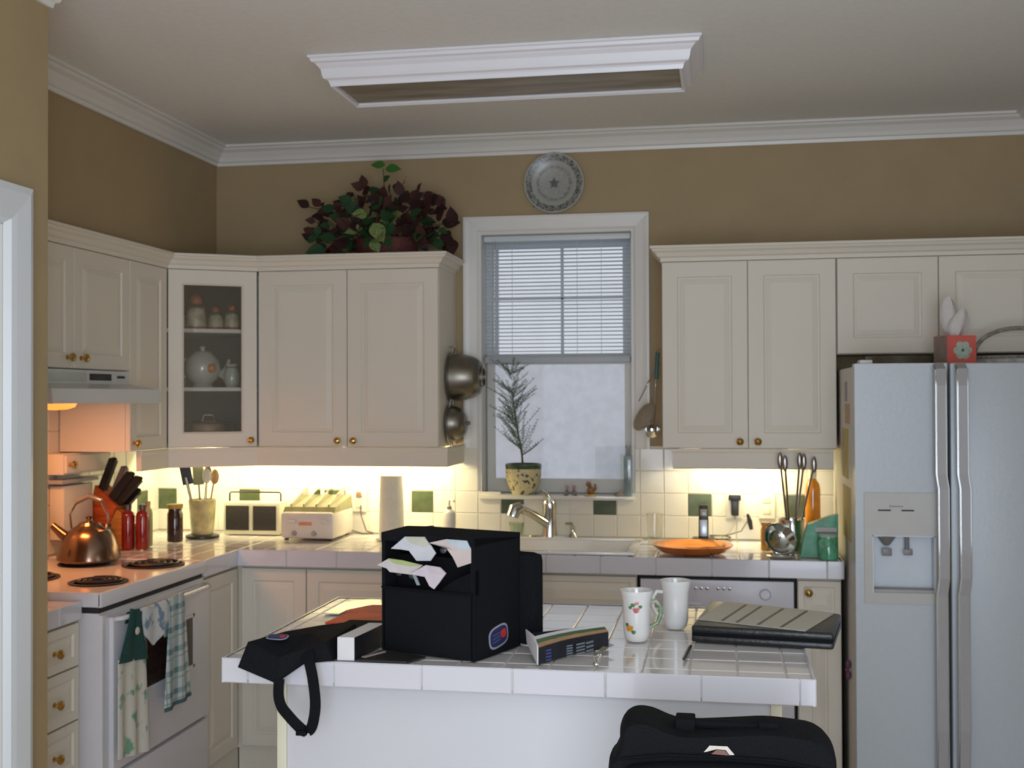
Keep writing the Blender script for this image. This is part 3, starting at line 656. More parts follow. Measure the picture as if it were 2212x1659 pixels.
def text(body, size, loc, rot, m, parent, name='lettering', ext=.0003):
    cu = bpy.data.curves.new(name, 'FONT'); cu.body = body; cu.size = size; cu.extrude = ext; cu.align_x = 'CENTER'; cu.align_y = 'CENTER'; cu.materials.append(m)
    o = bpy.data.objects.new(name, cu); C.objects.link(o); o.parent = parent
    Mw = Matrix.Translation(loc) @ rot.to_4x4() if not hasattr(rot, 'x') or isinstance(rot, Matrix) else Matrix.Translation(loc) @ rot.to_matrix().to_4x4()
    o.matrix_basis = WMX[parent.name].inverted() @ Mw; WMX[o.name] = Mw
    me = bpy.data.meshes.new_from_object(o); q_ = bpy.data.objects.new(name, me); C.objects.link(q_); q_.parent = parent; q_.matrix_basis = o.matrix_basis.copy(); WMX[q_.name] = Mw
    bpy.data.objects.remove(o); return q_
from mathutils import Euler
INK = mat('dark_grey_ink', (.09, .09, .08), .5, var=.05)
text('Kenmore', .012, (.884, -.9265, 1.174), Euler((PI/2, 0, 0)), INK, ds)
# papers and magnets on the fridge side
def flat_on_side(name, label, cat, y0, y1, z0, z1, m, t=.0015, x=.7495):
    o = MB().box(x-t, x, y0, y1, z0, z1).build(name, m, None, loc=(x, (y0+y1)/2, (z0+z1)/2)); return tag(o, label, cat)
flat_on_side('paper_note', 'yellow green note on the fridge side level with the wall cabinet bottom', 'note', -.66, -.44, 1.25, 1.44, mat('note_yellow', (.48, .46, .16), .7, scale=14, col2=(.40, .30, .16)))
flat_on_side('paper_note', 'brown orange card on the fridge side, uppermost of its papers', 'note', -.72, -.56, 1.46, 1.535, mat('note_orange', (.48, .30, .17), .7, scale=18, col2=(.42, .36, .26)))
flat_on_side('paper_note', 'green and yellow sheet low on the fridge side beside the green bag', 'note', -.74, -.46, 1.02, 1.22, mat('note_green', (.42, .44, .20), .7, scale=12, col2=(.50, .34, .16)))
flat_on_side('magnet', 'grey strip magnet high on the side of the fridge', 'magnet', -.62, -.58, 1.545, 1.62, mat('magnet_grey', (.20, .19, .19), .5, var=.1), .004)
pm = thing('magnet', 'small purple bow-shaped magnet low on the fridge side', 'magnet', (.747, -.70, .545))
PUR = mat('purple_fabric', (.16, .06, .12), .8, var=.2, scale=80)
MB().ball((.740, -.70, .560), .016, 10, (.6, 1, 1.2)).ball((.740, -.70, .520), .016, 10, (.6, 1, 1.2)).build('bow_loop', PUR, pm, smooth=True)
MB().ball((.736, -.70, .540), .008, 8).build('bow_knot', PUR, pm, smooth=True)
# things on top of the fridge
tb = thing('tissue_box', 'coral cube tissue box with a pale flower on top of the fridge', 'tissue box', (1.147, -.60, 1.6725), math.radians(15))
CORAL = mat('tissue_card_coral', (.62, .12, .09), .6, var=.06, scale=20)
TSD = mat('tissue_card_side', (.30, .22, .18), .6, var=.1, scale=20)
MB().box(-.056, .056, -.056, .056, 0, .118).build('carton', CORAL, tb, world=False)
MB().box(-.0566, -.0561, -.055, .055, .002, .116).build('side_print', TSD, tb, world=False)
fl = MB()
for k in range(6):
    a = k*PI/3; c0 = Vector((.004+.022*math.cos(a), -.0566, .062+.022*math.sin(a)))
    fl.prism([c0+Vector((.014*math.cos(t*PI/6), 0, .014*math.sin(t*PI/6))) for t in range(12)], (0, .0004, 0))
fl.prism([Vector((.004+.026*math.cos(t*PI/8), -.0568, .062+.026*math.sin(t*PI/8))) for t in range(16)], (0, .0006, 0))
fl.build('flower_print', mat('flower_pale_green', (.40, .47, .38), .6, var=.12, scale=60), tb, world=False)
MB().prism([Vector((.004+.006*math.cos(t*PI/4), -.0572, .062+.006*math.sin(t*PI/4))) for t in range(8)], (0, .0004, 0)).build('flower_centre', INK, tb, world=False)
ts = MB()
for s_, dx in ((1, -.014), (-1, .020)):
    def ft(a, b, s_=s_, dx=dx): 
        w = .080*math.sin(PI*(.16+.66*b))+.004
        return (dx*b*1.4+(a-.5)*w, .010*math.sin(a*8)*(1-b*.3)+.008*s_, .115+b*(.155 if s_ > 0 else .11)-abs(a-.5)*.04*b)
    m_ = cloth(ft, 8, 8, .001); ts.add(m_.v, m_.f)
ts.build('tissue', mat('tissue_white', (.62, .58, .54), .9, var=.04, scale=30), tb, world=False, smooth=True)
pl = thing('basket', 'shallow basket with a tall arched rope handle on top of the fridge', 'basket', (1.400, -.50, 1.6735))
WICK = mat('wicker_grey_brown', (.26, .23, .19), .5, var=.35, scale=90, bump=.8)
SB = Matrix.Scale(.75, 4, (0, 1, 0))
MB().lathe([(.0001, 0), (.150, 0), (.162, .012), (.166, .034), (.160, .034), (.154, .014), (.0001, .006)], (1.400, -.50, 1.6735), 36, SB).build('basket_body', mat('basket_pale', (.46, .46, .43), .5, var=.2, scale=70, bump=.6), pl, smooth=True)
MB().tube([(1.400+.168*math.cos(a*PI/16), -.50+.126*math.sin(a*PI/16), 1.710) for a in range(33)], .006, 8).build('rope_rim', WICK, pl, smooth=True)
MB().tube([(1.400-.164*math.cos(a*PI/20), -.50, 1.705+.118*math.sin(a*PI/20)**.8) for a in range(21)], .0085, 8).build('arched_handle', WICK, pl, smooth=True)
tr_ = MB().lathe([(.0001, 0), (.085, .0), (.10, .034), (.106, .036), (.090, -.003), (.0001, -.003)], (0, 0, 0), 32, Matrix.Scale(1.15, 4, (1, 0, 0))).build('foil_tray', STEEL, None, loc=(0, 0, 0), smooth=True)
tr_.location = (.935, -.66, 1.677); tag(tr_, 'flat grey foil tray on top of the fridge left of the tissue box', 'tray')

# ================================================================== CEILING LIGHT
cl = thing('ceiling_light', 'long boxed ceiling light with white crown moulding frame, switched off', 'light', (-.45, -1.18, 2.66))
lp = [(0, 2.660), (.006, 2.656), (.010, 2.670), (.014, 2.676), (.026, 2.680), (.030, 2.690), (.034, 2.712), (.044, 2.722), (.048, 2.728), (.060, 2.732), (.064, 2.742), (.070, 2.745), (.070, 2.753), (-.006, 2.753), (-.006, 2.700), (-.006, 2.660)]
lx0, lx1, ly0, ly1 = -1.060, .150, -1.322, -1.030
loop = [(lx0, ly0), (lx1, ly0), (lx1, ly1), (lx0, ly1), (lx0, ly0)]
P4 = [Vector(p) for p in loop[:4]]
k = len(lp)
for i in range(4):
    p, q = P4[i], P4[(i+1) % 4]
    def off(v, o_):
        return (v.x+(-o_ if v.x < -.4 else o_), v.y+(-o_ if v.y < -1.2 else o_))
    vs = [(*off(p, o_), z) for o_, z in lp]+[(*off(q, o_), z) for o_, z in lp]
    MB().add(vs, [(a, (a+1) % k, k+(a+1) % k, k+a) for a in range(k)]).build('frame_length', FIXW, cl)
MB().box(lx0+.007, lx1-.007, ly0+.007, ly1-.007, 2.668, 2.672).build('diffuser', DIFF, cl)
for y in (ly0+.09, ly1-.09): MB().tube([(lx0+.05, y, 2.722), (lx1-.05, y, 2.722)], .013, 10).build('fluorescent_tube', mat('tube_off', (.5, .5, .48), .3), cl, smooth=True)

# ================================================================== WALL PLATE
wpz = thing('wall_plate', 'round decorative plate with grey floral rim above the window', 'plate', (-.460, -.006, 2.531))
PM = mat('plate_pattern', (.42, .42, .37), .3, coat=.1); n_, l_, b_ = nodes(PM)
tc = n_.new('ShaderNodeTexCoord'); sx = n_.new('ShaderNodeSeparateXYZ'); l_.new(tc.outputs['Object'], sx.inputs[0]); cx = n_.new('ShaderNodeCombineXYZ'); l_.new(sx.outputs[0], cx.inputs[0]); l_.new(sx.outputs[2], cx.inputs[1])
ln = n_.new('ShaderNodeVectorMath'); ln.operation = 'LENGTH'; l_.new(cx.outputs[0], ln.inputs[0])
cr = n_.new('ShaderNodeValToRGB'); dv = n_.new('ShaderNodeMath'); dv.operation = 'DIVIDE'; dv.inputs[1].default_value = .137; l_.new(ln.outputs['Value'], dv.inputs[0]); l_.new(dv.outputs[0], cr.inputs[0])
E_ = cr.color_ramp.elements; E_[0].position = 0; E_[0].color = (.75, .75, .75, 1); E_[1].position = .12; E_[1].color = (.75, .75, .75, 1)
for p, v in ((.16, .25), (.46, .2), (.54, .75), (.62, .15), (.73, .0), (.76, 1.0), (.93, 1.0), (.96, .0)):
    e = E_.new(p); e.color = (v, v, v, 1)
nz = n_.new('ShaderNodeTexVoronoi'); nz.inputs['Scale'].default_value = 85; l_.new(tc.outputs['Object'], nz.inputs['Vector'])
th_ = n_.new('ShaderNodeMath'); th_.operation = 'MULTIPLY_ADD'; th_.inputs[1].default_value = -1.1; th_.inputs[2].default_value = 1.15; th_.use_clamp = True; l_.new(nz.outputs['Distance'], th_.inputs[0])
mu = n_.new('ShaderNodeMath'); mu.operation = 'MULTIPLY'; mu.use_clamp = True; l_.new(th_.outputs[0], mu.inputs[0]); l_.new(cr.outputs[0], mu.inputs[1])
mx = n_.new('ShaderNodeMix'); mx.data_type = 'RGBA'; mx.inputs[6].default_value = (.36, .36, .32, 1); mx.inputs[7].default_value = (.035, .04, .035, 1); l_.new(mu.outputs[0], mx.inputs[0]); l_.new(mx.outputs[2], b_.inputs['Base Color'])
RX = Matrix.Rotation(PI/2, 4, 'X')
MB().lathe([(.0001, .008), (.085, .008), (.098, .012), (.128, .022), (.136, .022), (.137, .019), (.100, .006), (.09, 0), (.0001, 0)], (0, 0, 0), 48, RX).build('plate_dish', PM, wpz, world=False, smooth=True)
MB().tube([(0, -.001, .1365), (0, -.020, .139), (0, -.024, .134)], .0012, 5).tube([(-.09, -.001, -.103), (-.094, -.02, -.106), (-.09, -.024, -.101)], .0012, 5).tube([(.09, -.001, -.103), (.094, -.02, -.106), (.09, -.024, -.101)], .0012, 5).build('plate_hanger', STEEL, wpz, world=False)
motif = MB()
for k in range(5):
    a = PI/2+k*2*PI/5
    motif.prism([(.028*math.cos(a), -.0095, .028*math.sin(a)), (.010*math.cos(a+.6), -.0095, .010*math.sin(a+.6)), (.010*math.cos(a-.6), -.0095, .010*math.sin(a-.6))], (0, .001, 0))
motif.ball((0, -.009, 0), .012, 8, (1, .15, 1)).build('star_motif', INK, wpz, world=False)

# ================================================================== SINK AND TAP
sk = thing('sink', 'white drop-in kitchen sink under the window', 'sink', ((SX0+SX1)/2, -.34, .75))
rim = MB()
for a in ((SX0-.012, SX1+.012, SY0-.012, SY0+.022), (SX0-.012, SX1+.012, SY1-.03, SY1+.012), (SX0-.012, SX0+.022, SY0+.02, SY1-.028), (SX1-.022, SX1+.012, SY0+.02, SY1-.028)): rim.box(a[0], a[1], a[2], a[3], .934, .946, b=.004)
rim.build('rim', PORC, sk, smooth=True)
def bowl(x0, x1):
    r1 = [(x0, SY0+.02, .945), (x1, SY0+.02, .945), (x1, SY1-.028, .945), (x0, SY1-.028, .945)]; r2 = [(x0+.02, SY0+.04, .775), (x1-.02, SY0+.04, .775), (x1-.02, SY1-.05, .775), (x0+.02, SY1-.05, .775)]
    r3 = [(x0-.006, SY0+.014, .93), (x1+.006, SY0+.014, .93), (x1+.006, SY1-.022, .93), (x0-.006, SY1-.022, .93)]; r4 = [(p[0], p[1], .768) for p in r2]
    vs = r1+r2+r3+r4; fs = [(a, (a+1) % 4, 4+(a+1) % 4, 4+a) for a in range(4)]+[(4, 5, 6, 7), (15, 14, 13, 12)]+[(8+a, 8+(a+1) % 4, 12+(a+1) % 4, 12+a) for a in range(4)]+[(a, (a+1) % 4, 8+(a+1) % 4, 8+a) for a in range(4)]
    return MB().add(vs, fs)
bowl(SX0+.02, SX1-.02).build('basin', PORC, sk)
MB().lathe([(.0001, .001), (.03, .001), (.035, .004), (.037, 0)], (-.25, -.33, .776), 16).build('drain', CHROME, sk, smooth=True)
fa = thing('faucet', 'chrome pull-out kitchen faucet with its spout turned left', 'faucet', (-.480, -.062, .936))
MB().lathe([(.0001, .012), (.030, .012), (.032, .008), (.032, 0), (.0001, 0)], (-.480, -.062, .936), 20, Matrix.Scale(3.4, 4, (1, 0, 0)) @ Matrix.Scale(.9, 4, (0, 1, 0))).build('base_plate', CHROME, fa, smooth=True)
MB().lathe([(.0001, 0), (.036, 0), (.032, .03), (.030, .05), (.029, .115), (.032, .140), (.027, .158), (.0001, .168)], (-.480, -.062, .944), 20).build('column', CHROME, fa, smooth=True)
MB().tube([(-.482, -.068, .995), (-.525, -.100, 1.030), (-.570, -.135, 1.062), (-.598, -.158, 1.078)], [.020, .019, .017, .019], 14).build('spout', CHROME, fa, smooth=True)
MB().tube([(-.594, -.155, 1.080), (-.618, -.172, 1.072), (-.628, -.180, 1.040)], [.024, .030, .027], 14).build('spray_head', CHROME, fa, smooth=True)
MB().tube([(-.480, -.062, 1.11), (-.492, -.072, 1.130), (-.515, -.09, 1.148)], [.010, .009, .007], 10).build('lever', CHROME, fa, smooth=True)
spx = thing('soap_pump', 'small chrome soap pump right of the faucet', 'soap pump', (-.375, -.062, .936))
MB().lathe([(.0001, 0), (.024, 0), (.022, .008), (.011, .022), (.009, .045), (.011, .052), (.0001, .055)], (-.375, -.062, .936), 14).build('pump_body', CHROME, spx, smooth=True)
MB().tube([(-.375, -.062, .985), (-.380, -.066, 1.002), (-.405, -.082, 1.004)], .006, 8).build('pump_spout', CHROME, spx, smooth=True)
sb_ = thing('soap_bottle', 'grey-white pump bottle between the paper towel roll and the window', 'bottle', (-.930, -.10, .937))
MB().lathe([(.0001, 0), (.026, 0), (.028, .01), (.028, .105), (.020, .120), (.012, .124), (.0001, .124)], (-.930, -.10, .937), 18).build('bottle_body', mat('soap_bottle_grey', (.50, .48, .47), .3, var=.03), sb_, smooth=True)
MB().lathe([(.0001, .124), (.011, .124), (.012, .138), (.004, .142), (.004, .165), (.0001, .165)], (-.930, -.10, .937), 12).tube([(-.93, -.10, 1.104), (-.912, -.115, 1.106), (-.902, -.122, 1.098)], .005, 8).build('pump', CHROME, sb_, smooth=True)
gd = MB().lathe([(.0001, 0), (.024, 0), (.034, .055), (.0335, .057), (.022, .004), (.0001, .004)], (0, 0, 0), 18).build('glass_cup', mat('green_tint_glass', (.80, .9, .78), .05, trans=.9), None, smooth=True)
gd.location = (-.628, -.075, .947); tag(gd, 'small greenish glass cup behind the faucet spout', 'cup')
cg = MB().lathe([(.0001, 0), (.028, 0), (.036, .125), (.0352, .126), (.0265, .005), (.0001, .005)], (0, 0, 0), 20).build('drinking_glass', GLASS, None, smooth=True)
cg.location = (-.005, -.20, .937); tag(cg, 'clear empty drinking glass between the sink and the phone', 'glass')

# ================================================================== WORKTOP THINGS, LEFT
# knife block and knives
kb = thing('knife_block', 'red-brown wooden knife block in the corner behind the kettle', 'knife block', (-2.27, -.66, .937))
ax = Vector((.36, .02, .93)).normalized(); ux = Vector((.93, -.15, -.36)); ux = (ux-ax*ux.dot(ax)).normalized(); vy = ax.cross(ux)
o0 = Vector((-2.335, -.665, .955)); mb = MB()
q = [(-.066, -.050), (.066, -.050), (.066, .050), (-.066, .050)]
top = [o0+ax*(.235 if a < 0 else .195)+ux*a+vy*b for a, b in q]
bot = [Vector((max(-2.37, p.x), p.y, .937)) for p in [o0+ux*a*1.0+vy*b for a, b in q]]
mb.add(bot+top, [(3, 2, 1, 0), (4, 5, 6, 7), (0, 1, 5, 4), (1, 2, 6, 5), (2, 3, 7, 6), (3, 0, 4, 7)]); mb.build('block', WOODR, kb)
MB().prism([(-2.290, -.72, .937), (-2.15, -.72, .937), (-2.15, -.72, .965), (-2.19, -.72, 1.09), (-2.21, -.72, 1.10)], (0, .09, 0)).build('foot', mat('orange_wood', (.50, .20, .04), .4, var=.2, scale=14, stretch=(1, 1, 6)), kb)
KH = mat('knife_handle_black', (.012, .010, .011), .35, var=.2, scale=30)
klab = ['black-handled knife standing highest in the wooden knife block', 'broad black knife handle right of centre in the knife block', 'black knife handle at the far right of the knife block cluster', 'short black knife handle low on the right side of the block', 'grey-sided knife handle just right of the tallest one']
for i, (a, b, s0, L_, lean, w_, m_) in enumerate(((-.038, -.03, .228, .135, .00, .034, KH), (.022, -.025, .208, .135, .32, .040, KH), (.048, -.02, .200, .145, .42, .036, KH), (.056, .015, .185, .10, .42, .034, KH), (-.012, .02, .220, .12, .05, .028, mat('knife_handle_grey', (.25, .22, .25), .3, metal=.4, var=.1)))):
    p0 = o0+ux*a+vy*b+ax*s0; dr = (ax+ux*lean).normalized()
    kk = thing('kitchen_knife', klab[i], 'knife', p0, group='knives in the block')
    MB().tube([p0-ax*.05, p0+dr*.012], .01, flat=(.020, .003, ux)).build('blade', STEEL, kk)
    MB().tube([p0, p0+dr*.03, p0+dr*L_*.8, p0+dr*L_], .01, flat=(w_, .020, ux)).build('handle', m_, kk)
    MB().ball(p0+dr*L_, w_*.5, 8, (1, .7, .6)).build('pommel', m_, kk, smooth=True)
# kettle
kt = thing('kettle', 'copper-brown steel kettle on the back right burner', 'kettle', (-2.115, -1.10, .9435))
KM = mat('kettle_dark_steel', (.24, .15, .105), .22, metal=1.0, var=.1, scale=8)
MB().lathe([(.0001, 0), (.108, 0), (.118, .010), (.117, .022), (.108, .055), (.092, .095), (.070, .122), (.045, .135), (.043, .139), (.0001, .139)], (-2.115, -1.10, .9435), 36).build('kettle_body', KM, kt, smooth=True)
MB().lathe([(.042, .138), (.036, .147), (.012, .151), (.009, .160), (.014, .168), (.0001, .172)], (-2.115, -1.10, .9435), 20).build('lid', KM, kt, smooth=True)
MB().tube([(-2.190, -1.10, 1.02), (-2.225, -1.105, 1.045), (-2.262, -1.11, 1.078)], [.024, .019, .013], 12).build('spout', KM, kt, smooth=True)
MB().tube([(-2.188, -1.10, 1.06), (-2.196, -1.10, 1.12), (-2.165, -1.10, 1.170), (-2.115, -1.10, 1.190), (-2.065, -1.10, 1.172), (-2.036, -1.10, 1.12), (-2.042, -1.10, 1.06)], .0045, 8).build('handle_wire', CHROME, kt, smooth=True)
MB().tube([(-2.168, -1.10, 1.168), (-2.115, -1.10, 1.192), (-2.064, -1.10, 1.174)], .010, 10).build('handle_grip', mat('grip_grey_chrome', (.3, .28, .30), .2, metal=.7, var=.05), kt, smooth=True)
# bottles
REDG = mat('red_jar_glass', (.22, .012, .008), .12, var=.2, scale=20, coat=.4)
def bottle(name, label, x, y, r, h, m, cap, capm, cat='bottle', neck=.45, group=None):
    b_ = thing(name, label, cat, (x, y, .937), group=group)
    MB().lathe([(.0001, 0), (r*.95, 0), (r, .006), (r, h*.74), (r*.85, h*.81), (r*neck, h*.87), (r*neck, h*.93), (.0001, h*.93)], (x, y, .937), 20).build('bottle_body', m, b_, smooth=True)
    MB().lathe([(r*neck*1.15, h*.88), (r*neck*1.2, h*.995), (r*neck*.9, h), (.0001, h)] if cap else [(r*neck, h*.9), (.0001, h*.95)], (x, y, .937), 16).build('cap', capm, b_, smooth=True)
    return b_
CAPD = mat('cap_dark_grey', (.10, .09, .085), .3, metal=.5, var=.1)
bottle('sauce_bottle', 'dark red bottle nearest the knife block', -2.168, -.700, .028, .185, REDG, 1, CAPD, group=None)
bottle('sauce_bottle', 'dark red bottle beside the dark glass jar, second from the knife block', -2.108, -.690, .028, .185, REDG, 1, CAPD)
bottle('spice_jar', 'small teal jar behind the kettle and the red bottles', -2.225, -.77, .022, .11, mat('teal_jar', (.10, .24, .24), .3, var=.1), 1, CAPD, 'jar', .7)
bottle('dark_jar', 'brown-black glass jar with amber lid left of the utensil crock', -2.085, -.44, .034, .165, mat('dark_brown_glass', (.035, .012, .010), .1, var=.2, coat=.5), 1, mat('amber_lid', (.38, .26, .05), .4, var=.1), 'jar', .85)
bottle('oil_bottle', 'pale green oil bottle standing behind the red bottles', -2.13, -.60, .020, .19, mat('pale_green_bottle', (.42, .44, .22), .2, var=.1), 1, mat('cork_tan', (.42, .30, .14), .7, var=.2), 'bottle')
# utensil crock
uc = thing('utensil_crock', 'yellowish glass crock holding kitchen utensils beside the radio', 'crock', (-2.035, -.27, .937))
CRK = mat('crock_amber_glass', (.46, .40, .20), .12, var=.25, scale=18, coat=.4)
MB().lathe([(.0001, 0), (.048, 0), (.050, .004), (.062, .155), (.059, .157), (.048, .010), (.0001, .010)], (-2.035, -.27, .952), 28).build('crock_body', CRK, uc, smooth=True)
MB().lathe([(.0001, 0), (.075, 0), (.075, .010), (.060, .016), (.0001, .016)], (-2.035, -.27, .937), 28).build('base', BLACKP, uc, smooth=True)
UT = [('slotted_turner', 'dark flat turner head leaning left in the crock', -.060, -.01, .300, 'flat', BLACKP), ('wooden_spoon', 'wooden spoon standing in the right side of the crock', .050, .0, .285, 'spoon', mat('spoon_wood', (.48, .30, .13), .5, var=.15, scale=20)),
      ('serving_spoon', 'steel serving spoon upright in the middle of the crock', .012, .01, .300, 'spoon', STEEL), ('whisk', 'white-handled utensil tilted right in the crock', .032, -.02, .290, 'spoon', mat('utensil_white', (.7, .68, .55), .3, var=.05)),
      ('spatula', 'olive green spatula in the crock left of centre', -.025, .01, .290, 'flat', mat('utensil_olive', (.20, .20, .07), .4, var=.1)), ('tongs', 'thin steel tongs leaning far left in the crock', -.040, -.03, .250, 'stick', STEEL)]
def utensil(nm, lb, bx, by, bz, dx, dy, L_, kind, m_, cat='utensil', group=None):
    p0 = Vector((bx, by, bz)); d = Vector((dx, dy, L_)).normalized(); e = p0+d*L_
    t_ = thing(nm, lb, cat, p0, group=group)
    MB().tube([p0, p0+d*L_*(.90 if kind == 'ladle' else .78)], .0045, 8).build('shaft', m_, t_, smooth=True)
    if kind == 'flat': MB().tube([p0+d*L_*.72, p0+d*L_*.80, e], .01, flat=(.048, .004, (1, .3, 0))).build('blade', m_, t_)
    elif kind == 'spoon': MB().ball(p0+d*L_*.88, .026, 12, (.85, .3, 1.35)).build('spoon_bowl', m_, t_, smooth=True)
    elif kind == 'ladle': MB().ball(p0+d*L_*.93, .013, 12, (.85, .45, 2.6)).build('ladle_bowl', m_, t_, smooth=True)
    else: MB().tube([p0+d*L_*.7, e], .006, 8).build('tip', m_, t_, smooth=True)
    return t_
for nm, lb, dx, dy, L_, kd, m_ in UT: utensil(nm, lb, -2.035+dx*.3, -.27+dy, .964, dx, dy, L_, kd, m_, group='utensils in the left crock')
# radio
ra = thing('radio', 'white radio with two black speaker squares and a carrying handle', 'radio', (-1.868, -.10, .937))
RAW = mat('radio_cream', (.62, .60, .45), .4, var=.03)
MB().box(-1.990, -1.715, -.150, -.055, .937, 1.086, b=.008).build('radio_body', RAW, ra, smooth=True)
for a, b in ((-1.976, -1.863), (-1.843, -1.731)): MB().box(a, b, -.1535, -.149, .957, 1.070, b=.001).build('speaker', mat('speaker_black', (.018, .016, .015), .6, var=.3, scale=150, bump=.5), ra, smooth=True)
MB().box(-1.856, -1.850, -.154, -.149, .955, 1.072).build('centre_trim', RAW, ra)
MB().tube([(-1.978, -.10, 1.080), (-1.978, -.10, 1.122), (-1.972, -.10, 1.129), (-1.734, -.10, 1.129), (-1.728, -.10, 1.122), (-1.728, -.10, 1.080)], .0045, 8).build('handle', BLACKP, ra, smooth=True)
# toaster
to = thing('toaster', 'white four-slot toaster with two front levers on the worktop', 'toaster', (-1.515, -.20, .937))
TW = mat('toaster_white', (.66, .61, .56), .3, var=.02)
MB().box(-1.640, -1.395, -.335, -.045, .945, 1.062, b=.018).build('toaster_body', TW, to, smooth=True)
MB().prism([(-1.635, -.322, 1.050), (-1.635, -.290, 1.082), (-1.635, -.060, 1.118), (-1.635, -.048, 1.050)], (.235, 0, 0)).build('top_cover', mat('toaster_top_olive', (.30, .28, .15), .3, metal=.3, var=.1), to)
for i in range(4):
    x = -1.610+i*.058; MB().prism([(x, -.288, 1.079), (x, -.070, 1.112), (x, -.070, 1.158), (x, -.100, 1.150), (x, -.288, 1.094)], (.006, 0, 0)).build('slot_guard', CHROME, to)
for x in (-1.600, -1.455): MB().box(x, x+.035, -.352, -.334, 1.018, 1.030, b=.004).build('lever', TW, to, smooth=True)
for x in (-1.575, -1.485): MB().lathe([(.0001, 0), (.012, 0), (.010, .010), (.0001, .010)], (0, 0, 0), 14, Matrix.Translation((x, -.335, .970)) @ Matrix.Rotation(PI/2, 4, 'X')).build('dial', mat('dial_grey', (.35, .33, .30), .3, var=.05), to, smooth=True)
MB().box(-1.555, -1.495, -.3365, -.3345, 1.005, 1.020).build('orange_print', mat('orange_print', (.65, .25, .12), .4, var=.1), to)
for x in (-1.62, -1.42):
    for y in (-.31, -.07): MB().lathe([(.0001, 0), (.010, 0), (.010, .010), (.0001, .010)], (x, y, .937), 10).build('foot', BLACKP, to)
MB().tube([(-1.400, -.06, .955), (-1.34, -.08, .942), (-1.30, -.05, .942), (-1.34, -.03, .95), (-1.366, -.026, 1.02), (-1.368, -.026, 1.068)], .003, 6).build('power_cord', mat('cord_brown', (.10, .07, .05), .5, var=.1), to, smooth=True)
# outlets
def outlet(lb, x, z, plugm=None):
    ou = thing('wall_outlet', lb, 'outlet', (x, -.018, z))
    MB().box(x-.036, x+.036, -.023, -.0165, z-.058, z+.058, b=.003).build('cover_plate', mat('outlet_cream', (.72, .70, .60), .3, var=.02), ou, smooth=True)
    for dz in (.024, -.024): MB().box(x-.017, x+.017, -.026, -.0225, z+dz-.015, z+dz+.015, b=.002).build('socket', mat('socket_cream', (.60, .57, .48), .3, var=.02), ou, smooth=True)
    return ou
outlet('cream wall outlet behind the toaster, left of the paper towel roll', -1.376, 1.095)
outlet('cream wall outlet with a black charger, right of the phone', .332, 1.090)
outlet('cream wall outlet behind the steel bowl near the fridge', .470, 1.090)
pg = MB().box(-.011, .011, -.020, 0, -.012, .012, b=.004).build('plug', mat('plug_brown', (.22, .13, .07), .4, var=.1), None, smooth=True)
pg.location = (-1.374, -.0262, 1.119); tag(pg, 'brown plug in the outlet behind the toaster', 'plug')
ch = thing('charger', 'black plug-in phone charger on the wall right of the green tile', 'charger', (.332, -.045, 1.09))
MB().box(.306, .360, -.060, -.0262, 1.112, 1.136, b=.004).box(.318, .350, -.055, -.0262, 1.045, 1.114, b=.004).build('adapter', BLACKP, ch, smooth=True)
MB().tube([(.334, -.04, 1.046), (.332, -.05, 1.01), (.31, -.07, .975), (.27, -.10, .950), (.235, -.13, .942)], .0025, 6).build('cable', mat('cable_grey', (.35, .33, .28), .5, var=.05), ch, smooth=True)
# paper towel roll
pt = thing('paper_towel_roll', 'white paper towel roll standing on the worktop', 'paper towel', (-1.165, -.22, .937))
MB().lathe([(.0001, 0), (.07, 0), (.07, .008), (.0001, .008)], (-1.165, -.22, .937), 28).build('stand', TW, pt, smooth=True)
MB().lathe([(.018, .009), (.056, .009), (.054, .15), (.050, .283), (.018, .283), (.018, .009)], (-1.165, -.22, .937), 32).build('roll', mat('towel_paper', (.66, .63, .56), .85, var=.03, scale=60, bump=.5), pt, smooth=True)
# spice cabinet on the left wall
sc_ = thing('spice_cabinet', 'small white wall cabinet with a brass knob behind the stove', 'cabinet', (-2.34, -.80, .937))
MB().box(XL+.017, -2.295, -.98, -.63, 1.262, 1.345, b=.003).build('cabinet_body', CAB, sc_, smooth=True)
MB().box(-2.295, -2.283, -.975, -.635, 1.268, 1.338, b=.003).build('drawer', CAB, sc_, smooth=True)
MB().lathe(KNOBP, (0, 0, 0), 14, Matrix.Translation((-2.283, -.955, 1.303)) @ Matrix.Rotation(PI/2, 4, 'Y')).build('knob', BRASS, sc_, smooth=True)
MB().box(XL+.017, -2.30, -.98, -.70, 1.225, 1.240, b=.002).build('shelf', mat('shelf_grey', (.36, .36, .37), .4, var=.03), sc_, smooth=True)
MB().box(XL+.017, -2.31, -.95, -.73, 1.00, 1.215, b=.004).box(XL+.017, -2.35, -.90, -.78, 1.20, 1.30).build('tray_panel', CAB, sc_, smooth=True)

